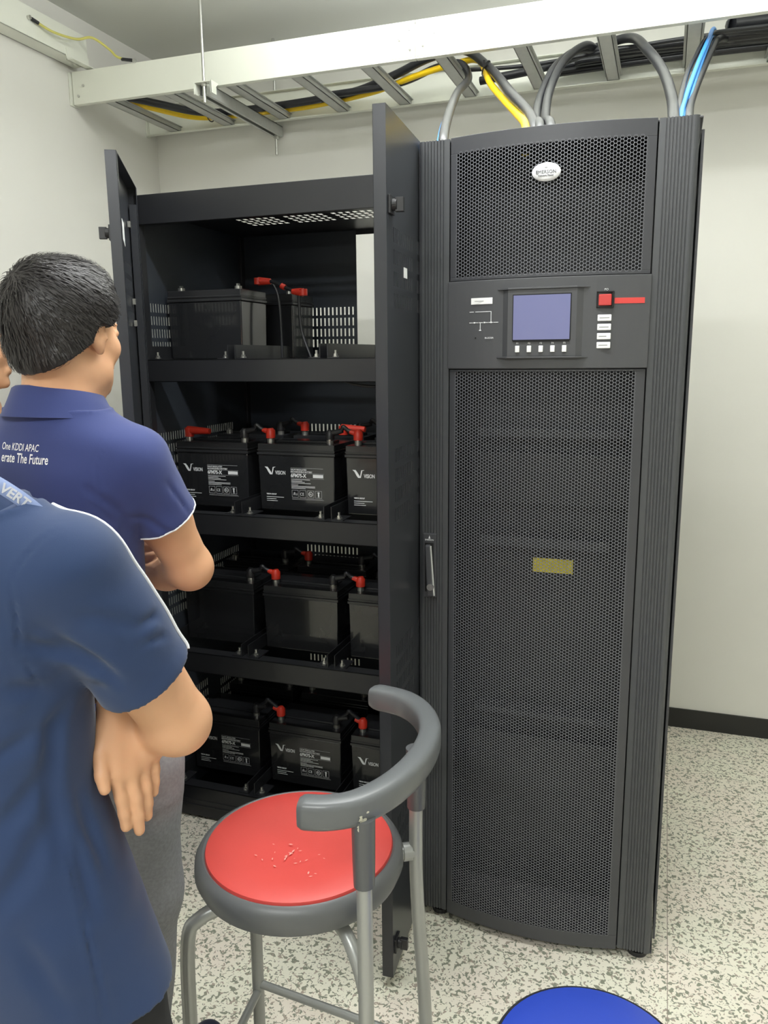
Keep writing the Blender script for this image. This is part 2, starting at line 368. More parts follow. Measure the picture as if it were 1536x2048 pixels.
cable('power_cable', 'thick black cable bowing down to the right end of the grey cabinet top', [(-.7, 3.13, 2.489), (-.45, 3.10, 2.50), (-.25, 3.02, 2.52), (-.16, 2.95, 2.505), (-.105, 2.75, 2.40), (-.054, 2.6, 2.292), (-.024, 2.4, 2.165), (-.013, 2.15, 2.045), (-.009, 2.06, TOPZ - .002)], .0145, M['cable'])
cable('control_cable', 'bright blue cable falling from the ladder onto the right end of the grey cabinet top', [(.095, 3.05, 2.52), (.084, 2.95, 2.50), (.066, 2.78, 2.41), (.039, 2.6, 2.294), (.012, 2.35, 2.145), (.003, 2.15, 2.045), (.010, 2.07, TOPZ - .002)], .0065, M['blue_c'])
cable('control_cable', 'second blue cable half hidden beside the bright blue one above the cabinet', [(.105, 3.05, 2.51), (.086, 2.95, 2.485), (.068, 2.78, 2.40), (.044, 2.6, 2.282), (.020, 2.35, 2.135), (.012, 2.15, 2.042), (.017, 2.085, TOPZ - .002)], .005, M['blue_c'])
cable('power_cable', 'black cable falling just right of the blue cables onto the grey cabinet', [(.5, 3.09, 2.489), (.2, 3.07, 2.492), (.11, 2.98, 2.48), (.079, 2.8, 2.39), (.050, 2.6, 2.27), (.026, 2.38, 2.145), (.020, 2.15, 2.043), (.023, 2.06, TOPZ - .002)], .0105, M['cable'])
cable('power_cable', 'black cable slanting in behind the blue ones from the left of the last rung', [(.6, 2.98, 2.489), (.15, 2.96, 2.492), (.07, 2.86, 2.45), (.03, 2.7, 2.34), (.008, 2.5, 2.23), (-.004, 2.2, 2.065), (.001, 2.07, TOPZ - .002)], .007, M['cable'])
for i, (y, z, r) in enumerate([(3.155, 2.494, .013), (3.165, 2.520, .012), (3.125, 2.512, .012)]):
    cable('power_cable', ['lowest long black cable of the bundle lying along the ladder by the back rail', 'topmost long black cable of the bundle along the back rail of the ladder', 'front long black cable of the bundle along the back rail of the ladder'][i],
          [(-.46 + .05 * i, y, z - .004), (-.3, y, z), (.1, y, z + .004), (.5, y, z), (1.6, y, z)], r, M['cable'])
cable('power_cable', 'slim black cable running level across the rungs between the yellow cable and the blue one', [(-.75, 3.03, 2.50), (-.5, 3.035, 2.49), (-.2, 2.99, 2.49), (.08, 2.985, 2.495), (.4, 3.0, 2.489), (1.6, 3.0, 2.489)], .007, M['cable'])
big = cable('power_cable', 'very thick black cable entering from the right edge along the ladder', [(.150, 3.07, 2.545), (.17, 3.08, 2.548), (.4, 3.09, 2.55), (1.6, 3.09, 2.55)], .026, M['cable'])
# cable ties
for i, (c, lab) in enumerate([((-1.845, 3.150, 2.488), 'black cable tie round the yellow and black cables left of the second rung'),
                        ((-.62, 2.86, 2.440), 'black cable tie round the yellow and black cables where they leave the ladder')]):
    ring = [(c[0] + .012 * (i == 1) * math.sin(a), c[1] + .028 * math.cos(a), c[2] + .021 * math.sin(a)) for a in np.linspace(0, 2 * PI, 17)]
    tag(MB().tube(ring, .0022, 6, caps=False).box(c[0] - .004, c[0] + .004, c[1] - .033, c[1] - .025, c[2] - .004, c[2] + .016).build('cable_tie', M['black_rubber']), lab, 'cable tie')

# ================================================================== UPS CABINET
UX0, UX1, UY, UZ0, UZ1 = -0.558, 0.040, 1.868, 0.026, 1.975
DX0, DX1 = -0.482, -0.042
DXC = (DX0 + DX1) / 2; DHW = (DX1 - DX0) / 2
def bow(x): return UY - 0.004 - 0.030 * (1 - ((x - DXC) / DHW) ** 2)
ups = thing('power_supply_cabinet', 'tall charcoal grey uninterruptible power supply cabinet with curved honeycomb door and small screen', 'power supply', ((UX0 + UX1) / 2, 2.27, 0))
mb = MB()
UYB = 2.66
mb.box(UX0, UX0 + .004, UY + .002, UYB, UZ0, UZ1 - .012).box(UX1 + .004, UX1 + .010, UY + .02, UYB, UZ0 + .03, UZ1 - .022)
mb.box(UX0, UX1 + .006, UYB - .004, UYB, UZ0, UZ1 - .012).box(UX0, UX1 + .006, UY + .002, UYB, UZ1 - .004, UZ1).box(UX0, UX1 + .004, UY + .002, UYB, UZ0, UZ0 + .004)
mb.build('housing', M['ups'], ups, bevel=0.001)
MB().box(UX0 + .02, UX1 - .02, UY + .17, UY + .175, UZ0 + .01, UZ1 - .01).build('inner_panel', M['ups_dark'], ups)
for q in ((-.43, -.11, 1.02, 1.045), (-.44, -.08, .56, .575), (-.44, -.08, 1.30, 1.32)):
    MB().box(q[0], q[1], UY + .118, UY + .17, q[2], q[3]).build('inner_bracket', M['ups_in'], ups)
MB().box(-.30, -.198, UY + .1665, UY + .1692, .945, .982).build('warning_label', M['yel_lab'], ups)
for q in ((1.13, 1.26), (.35, .50)): MB().box(-.46, -.06, UY + .13, UY + .17, q[0], q[1]).build('inner_module', M['ups_dark'], ups, bevel=0.003)
# fluted columns: ribs cut into a slightly rounded profile
def column(x0, x1, grooves, mirror, name='fluted_column'):
    w = x1 - x0; prof = []; xs = [i / 24 for i in range(25)]
    u0 = .16 if not mirror else .14
    for g in range(grooves):
        for ph in (.30, .36, .64, .70): xs.append(u0 + .70 * (g + ph) / grooves)
    for t in sorted(xs):
        e = (1 - t) if mirror else t            # 0 at the outer corner
        y = UY - 0.002 + 0.006 * (1 - min(1, e / .12)) ** 2
        u = (t - u0) / .70
        if 0 < u < 1 and .33 < (u * grooves) % 1.0 < .67: y += 0.0034
        prof.append((x0 + w * t, y))
    poly = prof + [(x1, UY + .03), (x0, UY + .03)]
    return MB().prism(poly, 'z', UZ0, UZ1 + .002)
column(UX0, DX0 - .003, 7, False).build('fluted_column', M['ups_groove'], ups)
column(DX1 + .003, UX1, 8, True).build('fluted_column', M['ups_groove'], ups)
for x in (UX0 + .05, UX1 - .03):
    for y in (UY + .035, UYB - .08):
        mb = MB().cyl((x, y, 0), (x, y, .012), .024, 20).cyl((x, y, .012), (x, y, UZ0), .010, 12)
        mb.build('levelling_foot', M['black_rubber'], ups)

def hex_panel(x0, x1, z0, z1, hx0, hx1, hz0, hz1, pitch=0.0077, hole=0.0034, thick=0.0012):
    """curved sheet pierced by a honeycomb of hexagonal holes"""
    mb = MB(); V = {}; vs = []; fs = []
    def vid(x, z):
        k = (round(x, 5), round(z, 5))
        if k not in V: V[k] = len(vs); vs.append((x, bow(x), z))
        return V[k]
    cx = pitch * math.sqrt(3) / 2; R = pitch / math.sqrt(3)
    nc = int((hx1 - hx0) / cx); nr = int((hz1 - hz0) / pitch)
    ox = (hx0 + hx1) / 2 - (nc - 1) * cx / 2; oz = (hz0 + hz1) / 2 - (nr - 0.5) * pitch / 2
    for i in range(nc):
        for j in range(nr):
            x = ox + i * cx; z = oz + j * pitch + (pitch / 2 if i % 2 else 0)
            outer = [vid(x + R * math.cos(k * PI / 3), z + R * math.sin(k * PI / 3)) for k in range(6)]
            inn = []
            for k in range(6):
                xx = x + hole * 1.1 * math.cos(k * PI / 3); zz = z + hole * 1.1 * math.sin(k * PI / 3)
                inn.append(len(vs)); vs.append((xx, bow(xx), zz))
            bk = []
            for k in range(6):
                v = vs[inn[k]]; bk.append(len(vs)); vs.append((v[0], v[1] + thick, v[2]))
            for k in range(6):
                l = (k + 1) % 6
                fs.append((outer[k], outer[l], inn[l], inn[k])); fs.append((inn[k], inn[l], bk[l], bk[k]))
    mb.add(vs, fs)
    return mb
def bowed_frame(x0, x1, z0, z1, ix0, ix1, iz0, iz1, thick=0.018, front=0.0):
    """curved sheet frame with a rectangular opening"""
    mb = MB()
    def strip(xa, xb, za, zb, n):
        vs = []; fs = []
        for i in range(n + 1):
            x = xa + (xb - xa) * i / n; y = bow(x) - front
            vs += [(x, y, za), (x, y, zb), (x, y + thick, zb), (x, y + thick, za)]
        for i in range(n):
            a = 4 * i; b = a + 4
            fs += [(a, a + 1, b + 1, b), (a + 1, a + 2, b + 2, b + 1), (a + 2, a + 3, b + 3, b + 2), (a + 3, a, b, b + 3)]
        fs += [(0, 3, 2, 1), (4 * n, 4 * n + 1, 4 * n + 2, 4 * n + 3)]
        mb.add(vs, fs)
    strip(x0, x1, iz1, z1, 24); strip(x0, x1, z0, iz0, 24); strip(x0, ix0, iz0, iz1, 3); strip(ix1, x1, iz0, iz1, 3)
    return mb
# upper vent panel
bowed_frame(DX0, DX1, 1.668, UZ1 + .003, -.466, -.062, 1.676, 1.943, .016).build('top_panel', M['ups'], ups, bevel=0.0008)
hex_panel(DX0, DX1, 0, 0, -.4695, -.0585, 1.672, 1.948).build('vent_mesh', M['ups_mesh'], ups)
# lower door
door = bowed_frame(DX0, DX1, UZ0 - .004, 1.467, -.466, -.064, .062, 1.463, .016).build('front_door', M['ups'], ups, bevel=0.0008)
hex_panel(DX0, DX1, 0, 0, -.4695, -.0605, .058, 1.467).build('door_mesh', M['ups_mesh'], door)
# control panel
def slab(xa, xb, za, zb, dy0, dy1, n=20, taper=0.0):
    mb = MB(); vs = []; fs = []
    for i in range(n + 1):
        x = xa + (xb - xa) * i / n; y = bow(x)
        vs += [(x, y - dy1, za + taper), (x, y - dy1, zb - taper), (x, y - dy0, zb), (x, y - dy0, za)]
    for i in range(n):
        a = 4 * i; b = a + 4
        fs += [(a, a + 1, b + 1, b), (a + 1, a + 2, b + 2, b + 1), (a + 2, a + 3, b + 3, b + 2), (a + 3, a, b, b + 3)]
    fs += [(0, 3, 2, 1), (4 * n, 4 * n + 1, 4 * n + 2, 4 * n + 3)]
    return mb.add(vs, fs)
panel = slab(DX0 - .004, DX1 + .004, 1.4695, 1.6665, -.012, .006).build('control_panel', M['ups_plastic'], ups, bevel=0.0015)
PF = bow(-.264) - .006      # front of the panel at the middle
# raised bezel with flared shoulders
mb = MB()
yb_ = bow(-.264) - .0065; z0, z1 = 1.4965, 1.6415
mb.prism([(-.352, bow(-.352) - .0060), (-.339, yb_ - .004), (-.189, yb_ - .004), (-.176, bow(-.176) - .0060)], 'z', z0, z1)
mb.prism([(-.366, bow(-.366) - .0058), (-.339, yb_ - .007), (-.189, yb_ - .007), (-.162, bow(-.162) - .0058)], 'z', z1, z1 + .004)
mb.prism([(-.366, bow(-.366) - .0058), (-.339, yb_ - .008), (-.189, yb_ - .008), (-.162, bow(-.162) - .0058)], 'z', z0 - .004, z0)
bez = mb.build('display_bezel', M['ups_plastic'], panel, bevel=0.0008)
YS = yb_ - .0042
MB().box(-.3285, -.2005, YS - .0008, YS + .001, 1.5310, 1.6310).box(-.3265, -.2025, YS - .0022, YS - .0008, 1.5285, 1.5315).build('screen_surround', M['gap'], panel)
MB().box(-.3265, -.2025, YS - .0016, YS, 1.5330, 1.6290).build('display_screen', M['screen'], panel)
mb_t = MB()
for i, x in enumerate((-.316, -.290, -.264, -.2385, -.213)):
    MB().box(x - .0048, x + .0048, YS - .004, YS + .002, 1.5055, 1.5200).build('push_button', M['white'], panel, bevel=0.0012)
    q = MB(); text_on_front(q, 'F%d' % (i + 1), .0055, x, YS - .0008, 1.5235, 'CENTER'); q.build('button_lettering', M['print'], panel)
# lamp mimic diagram, printed
def pl(xa, xb, za, zb): mb_t.box(xa, xb, bow((xa + xb) / 2) - .0066, bow((xa + xb) / 2) - .0059, za, zb)
def hl(xa, xb, z):
    n = 6
    for i in range(n): pl(xa + (xb - xa) * i / n, xa + (xb - xa) * (i + 1) / n + .0004, z - .0006, z + .0006)
hl(-.431, -.421, 1.597); hl(-.417, -.3795, 1.597); pl(-.3800, -.3788, 1.573, 1.5976)
hl(-.431, -.362, 1.573); pl(-.4055, -.4043, 1.557, 1.573); pl(-.4075, -.4025, 1.555, 1.557)
for x in (-.419, -.395, -.379): pl(x - .0018, x + .0018, 1.5715, 1.5745)
for (w_, sz_, x_, y_, z_, al_) in (('EPO', .0065, -.131, bow(-.131) - .0061, 1.6345, 'CENTER'), ('BUZZER  >', .0055, -.393, bow(-.38) - .0072, 1.5368, 'LEFT')):
    q = MB(); text_on_front(q, w_, sz_, x_, y_, z_, al_); q.build('panel_lettering', M['print'], panel)
mb_t.build('flow_diagram', M['print'], panel)
MB().cyl((-.416, bow(-.416) - .0055, 1.539), (-.416, bow(-.416) - .0068, 1.539), .0018, 12).build('status_led', M['gap'], panel)
def curved_tag(xa, xb, za, zb, m, name, extra=.0012):
    return slab(xa, xb, za, zb, .0055, .006 + extra, 6).build(name, m, panel, bevel=0.0003)
curved_tag(-.4275, -.3765, 1.6135, 1.6275, M['white'], 'white_label')
mbk = MB()
mbk.box(-.418, -.388, bow(-.402) - .0080, bow(-.402) - .0076, 1.6198, 1.6212)
mbk.build('label_lettering', M['grey_ink'], panel)
for k, z in enumerate((1.5770, 1.5575, 1.5380, 1.5190)):
    MB().box(-.1455, -.1165, bow(-.131) - .0100, bow(-.131) - .005, z - .0068, z + .0068).build('key_button', M['white'], panel, bevel=0.0014)
    MB().box(-.1415, -.1415 + [.021, .020, .016, .019][k], bow(-.131) - .0103, bow(-.131) - .0099, z - .0010, z + .0008).build('label_lettering', M['grey_ink'], panel)
curved_tag(-.1120, -.0500, 1.6065, 1.6185, M['red_lab'], 'red_label', .0010)
mb = MB(); ye = bow(-.131)
mb.box(-.149, -.146, ye - .011, ye - .003, 1.598, 1.6325).box(-.116, -.113, ye - .012, ye - .003, 1.598, 1.6325).box(-.149, -.113, ye - .011, ye - .003, 1.6300, 1.6325).box(-.149, -.113, ye - .011, ye - .003, 1.598, 1.6005)
mb.build('switch_guard', M['gap'], panel, bevel=0.0006)
MB().box(-.1445, -.1175, ye - .0125, ye - .004, 1.6025, 1.6265).build('emergency_switch', M['red_btn'], panel, bevel=0.002)
# badge
mb = MB(); seg = 48; vs = []; cxb, czb = -.2635, 1.8835
prof = [(0, .0075), (.35, .0074), (.7, .0066), (.9, .0052), (1.0, .0030), (1.0, -.001)]
for (s, d) in prof:
    for k in range(seg):
        a = 2 * PI * k / seg; vs.append((cxb + .0305 * max(s, 1e-4) * math.cos(a), bow(cxb) - d, czb + .0190 * max(s, 1e-4) * math.sin(a)))
fs = [(i * seg + k, i * seg + (k + 1) % seg, (i + 1) * seg + (k + 1) % seg, (i + 1) * seg + k) for i in range(len(prof) - 1) for k in range(seg)]
badge = mb.add(vs, fs).build('oval_badge', M['badge'], ups, smooth=True)
mb = MB(); text_on_front(mb, 'EMERSON', .0098, cxb, bow(cxb) - .0076, czb - .0040, 'CENTER', extr=.0004)
text_on_front(mb, 'Network Power', .0050, cxb, bow(cxb) - .0076, czb - .0095, 'CENTER', extr=.0004)
mb.box(cxb - .003, cxb + .003, bow(cxb) - .0079, bow(cxb) - .0073, czb + .0075, czb + .0083)
mb.build('badge_lettering', M['dark_ink'], badge)
# swing handle on the left column
hx = -.529; yc = UY - .002
hnd = MB().box(hx - .0185, hx + .0165, yc - .007, yc + .004, .905, 1.069).build('door_handle', M['ups'], ups, bevel=0.002)
MB().box(hx - .0125, hx + .010, yc - .0085, yc - .0068, .920, 1.046).build('handle_recess', M['gap'], hnd, bevel=0.003)
lev = MB()
lev.add([(hx - .010, yc - .009, 1.043), (hx + .004, yc - .009, 1.043), (hx - .010, yc - .018, 1.040), (hx + .004, yc - .018, 1.040),
         (hx - .002, yc - .011, .912), (hx + .016, yc - .011, .912), (hx - .002, yc - .028, .914), (hx + .016, yc - .028, .914)],
        [(0, 1, 3, 2), (4, 6, 7, 5), (0, 4, 5, 1), (2, 3, 7, 6), (0, 2, 6, 4), (1, 5, 7, 3)])
lev.build('handle_lever', M['ups'], hnd, bevel=0.003)
MB().add([(hx + .0035, yc - .0185, 1.040), (hx + .0065, yc - .0150, 1.040), (hx + .0155, yc - .0285, .916), (hx + .0185, yc - .0250, .916), (hx + .0035, yc - .0150, 1.040), (hx + .0155, yc - .025, .916)],
         [(0, 1, 3, 2), (0, 2, 5, 4), (1, 4, 5, 3)]).build('lever_trim', M['chrome'], hnd)
MB().cyl((hx + .007, yc - .024, .938), (hx + .007, yc - .031, .938), .0085, 24).box(hx + .0062, hx + .0078, yc - .0315, yc - .030, .934, .942).build('key_lock', M['chrome'], hnd, smooth=True)
mb = MB(); text_on_front(mb, 'EMERSON', .0050, hx - .001, yc - .0075, 1.0515, 'CENTER', extr=.0003)
mb.prism([(hx - .0035, 1.0565), (hx + .0015, 1.0565), (hx + .0005, 1.0590), (hx - .001, 1.0640), (hx - .0025, 1.0590)], 'y', yc - .0078, yc - .0070)
mb.build('handle_logo', M['print'], hnd)

# ================================================================== BATTERY CABINET
CX0, CX1, CY0, CY1, CZ1 = -1.497, -.577, 2.075, 2.72, 1.964
SHELVES = (1.497, 1.035, .582, .112)
bc = thing('battery_cabinet', 'wide black open battery cabinet with two swung out doors and four shelves', 'battery cabinet', ((CX0 + CX1) / 2, 2.4, 0))
def slotted(axis, c, u0, u1, v0, v1, slots, thick=.002):
    """sheet on plane axis=c spanning u,v with rectangular slots (list of u0,u1,v0,v1)"""
    us = sorted(set([u0, u1] + [s[0] for s in slots] + [s[1] for s in slots])); vv = sorted(set([v0, v1] + [s[2] for s in slots] + [s[3] for s in slots]))
    holes = set()
    ui = {u: i for i, u in enumerate(us)}; vi = {v: i for i, v in enumerate(vv)}
    for s in slots:
        for i in range(ui[s[0]], ui[s[1]]):
            for j in range(vi[s[2]], vi[s[3]]): holes.add((i, j))
    def P(u, v): return {'x': (c, u, v), 'y': (u, c, v), 'z': (u, v, c)}[axis]
    vs = [P(u, v) for u in us for v in vv]; n = len(vv); fs = []
    # merge cells per column strip for fewer faces
    for i in range(len(us) - 1):
        for j in range(n - 1):
            if (i, j) not in holes: fs.append((i * n + j, i * n + j + 1, (i + 1) * n + j + 1, (i + 1) * n + j))
    return MB().add(vs, fs)
def slot_block(u0, u1, du, w, v0, rows, h, dv):
    out = []; u = u0
    while u < u1:
        for r in range(rows): out.append((round(u, 4), round(u + w, 4), round(v0 + r * dv, 4), round(v0 + r * dv + h, 4)))
        u += du
    return out
def solid(o, t): 
    m = o.modifiers.new('solid', 'SOLIDIFY'); m.thickness = t; m.offset = 0; return o
side_slots = []
for zs in (1.525, 1.13, .67, .24):
    side_slots += slot_block(2.12, 2.33, .013, .0055, zs, 4, .026, .038)
    side_slots += slot_block(2.42, 2.60, .013, .0055, zs, 4, .026, .038)
solid(slotted('x', CX0 + .008, CY0 + .02, CY1, .03, 1.932, side_slots).build('side_panel', M['cab_in'], bc), .003)
solid(slotted('x', CX1 - .004, CY0 + .02, CY1, .03, 1.932, side_slots).build('side_panel', M['cab_in'], bc), .003)
back_slots = []
for zs in (1.535, 1.12, .66, .22):
    back_slots += slot_block(-1.260, -1.045, .0155, .0065, zs, 4, .027, .037)
BXR = -1.040
o = slotted('y', CY1 - .004, CX0 + .01, BXR, .03, 1.932, back_slots).build('back_panel', M['cab_in'], bc); solid(o, .003)
MB().box(BXR, CX1 - .006, CY1 - .006, CY1 - .002, .03, 1.49).build('lower_back_panel', M['cab_in'], bc)
top_slots = []
for (a, b) in ((-1.315, -1.18), (-1.150, -1.02), (-.99, -.83), (-.80, -.64)):
    top_slots += slot_block(a, b, .0235, .0125, 2.30, 6, .020, .035)
slotted('z', 1.930, CX0 + .004, CX1 - .004, CY0 + .002, CY1, top_slots).build('top_panel', M['cab'], bc)
mb = MB()
mb.box(CX0, CX0 + .020, CY0, CY0 + .028, .03, CZ1).box(CX0 + .020, CX0 + .026, CY0 + .004, CY0 + .03, .05, CZ1 - .05)
mb.box(CX1 - .020, CX1, CY0, CY0 + .028, .03, CZ1).box(CX0 + .020, CX1 - .020, CY0, CY0 + .026, 1.882, CZ1)
mb.box(CX0, CX0 + .004, CY0, CY1, 1.90, CZ1).box(CX1 - .004, CX1, CY0, CY1, 1.90, CZ1).box(CX0, CX1, CY1 - .004, CY1, 1.915, CZ1)
mb.box(CX0, CX0 + .02, CY1 - .03, CY1, .03, CZ1 - .01).box(CX1 - .02, CX1, CY1 - .03, CY1, .03, CZ1 - .01)
mb.build('front_frame', M['cab'], bc, bevel=0.0015)
mb = MB().box(CX0 + .02, CX1 - .02, CY0 + .002, CY0 + .012, .008, .066).box(CX0, CX1, CY0 + .012, CY1, .012, .03)
mb.box(CX0 + .02, CX1 - .02, CY0 - .001, CY0 + .012, .044, .049)
mb.build('base_plinth', M['cab'], bc, bevel=0.001)
for x in (CX0 + .06, CX1 - .06):
    for y in (CY0 + .06, CY1 - .06): MB().cyl((x, y, 0), (x, y, .014), .022, 16).build('levelling_foot', M['black_rubber'], bc)
for i, z in enumerate(SHELVES):
    lip = .066 if i < 3 else .050
    mb = MB().box(CX0 + .012, CX1 - .008, CY0 + .004, CY0 + .007, z - lip, z).box(CX0 + .012, CX1 - .008, CY0 + .004, CY0 + .045, z - .003, z)
    for y in (2.30, 2.47, 2.60): mb.box(CX0 + .012, CX1 - .008, y, y + .05, z - .003, z)
    mb.box(CX0 + .012, CX1 - .008, CY1 - .05, CY1 - .008, z - .003, z)
    mb.box(CX0 + .012, CX1 - .008, CY0 + .004, CY0 + .018, z - lip, z - lip + .003)
    mb.build('shelf', M['cab'], bc, bevel=0.0008)
BXC = (-1.339, -1.048, -.757)
for i, z in enumerate(SHELVES):
    for xc in BXC:
        for s in (-1, 1):
            xe = xc + s * .1325
            mb = MB().box(min(xe, xe + s * .0025), max(xe, xe + s * .0025), CY0 + .016, 2.64, z, z + .040)
            mb.box(min(xe, xe - s * .034), max(xe, xe - s * .034), CY0 + .016, 2.16, z, z + .003)
            br = mb.build('battery_bracket', M['cab'], bc)
            bx = xe - s * .016
            MB().cyl((bx, CY0 + .034, z + .003), (bx, CY0 + .034, z + .006), .009, 14).cyl((bx, CY0 + .034, z + .006), (bx, CY0 + .034, z + .012), .0065, 6).cyl((bx, CY0 + .034, z + .012), (bx, CY0 + .034, z + .022), .0038, 10).build('bolt', M['zinc'], br)

# doors: pan with returned edges, hinged at the front corners
def cab_door(hinge, angle, length, side, name='door'):
    """leaf drawn along +x from the hinge, outer skin at y=0 side*, then turned about the hinge"""
    d = bpy.data.objects.new(name, None)
    z0, z1, t = .030, 1.984, .026
    R = Matrix.Rotation(angle, 3, 'Z'); H = Vector((hinge[0], hinge[1], 0))
    def T(mb):
        mb.v = [tuple(H + R @ Vector(v)) for v in mb.v]; return mb
    s = side  # +1: outer skin on +y of local frame
    def B(mb, x0, x1, ya, yb_, za, zb): 
        mb.box(x0, x1, min(ya * s, yb_ * s), max(ya * s, yb_ * s), za, zb)
    sl = []
    for zs in (1.60, 1.14, .69, .26):
        sl += slot_block(.045, length * .44, .0125, .0045, zs, 4, .030, .044)
        sl += slot_block(length * .54, length - .05, .0125, .0045, zs, 4, .030, .044)
    sk = slotted('y', 0, 0, length, z0, z1, sl); T(sk)
    skin = sk.build('door', M['door'], bc); solid(skin, .0016)
    mb = MB()
    B(mb, length - .0018, length, 0, -t, z0, z1); B(mb, length - .020, length, -t, -t + .0018, z0, z1)
    B(mb, 0, .0018, 0, -t, z0, z1); B(mb, 0, .018, -t, -t + .0018, z0, z1)
    B(mb, 0, length, 0, -t, z1 - .0018, z1); B(mb, 0, length, 0, -t, z0, z0 + .0018)
    B(mb, .012, .030, -.004, -t + .002, z0 + .05, z1 - .05)
    T(mb).build('edge_return', M['door'], skin, bevel=0.0006)
    for zz in (1.80, .105):
        mb = MB(); xk = length - .030
        B(mb, xk - .018, xk + .018, .001, .006, zz - .018, zz + .018)
        mb.tube([(xk, .006 * s, zz), (xk, .016 * s, zz)], .012, 16)
        B(mb, xk - .006, xk + .006, .012, .030, zz - .014, zz + .014)
        T(mb).build('latch_knob', M['black_rubber'], skin, bevel=0.001)
        mb = MB(); B(mb, xk - .012, xk + .006, -.006, -.010, zz - .040, zz + .012)
        T(mb).build('latch_tongue', M['zinc'], skin)
    return skin, T
rd, TR = cab_door((CX1 + .002, CY0 - .004), math.radians(-86.2), .485, 1)
mb = MB().add([(.315, .0014, 1.668), (.345, .0014, 1.668), (.345, .0014, 1.690), (.315, .0014, 1.690)], [(0, 1, 2, 3)])
solid(TR(mb).build('sticker', M['white'], rd), .0006)
ld, TL = cab_door((CX0 + .001, CY0 - .006), math.radians(-60.0), .445, -1)
mb = MB().add([(.17, .002, 1.80), (.26, .002, 1.83), (.26, .002, 1.88), (.17, .002, 1.86)], [(0, 1, 2, 3)])
solid(TL(mb).build('sticker', M['white'], ld), .0006)
for zz in (1.87, 1.66, 1.60): TL(MB().box(.08, .10, .004, .012, zz - .008, zz + .008)).build('hinge_plate', M['zinc'], ld)

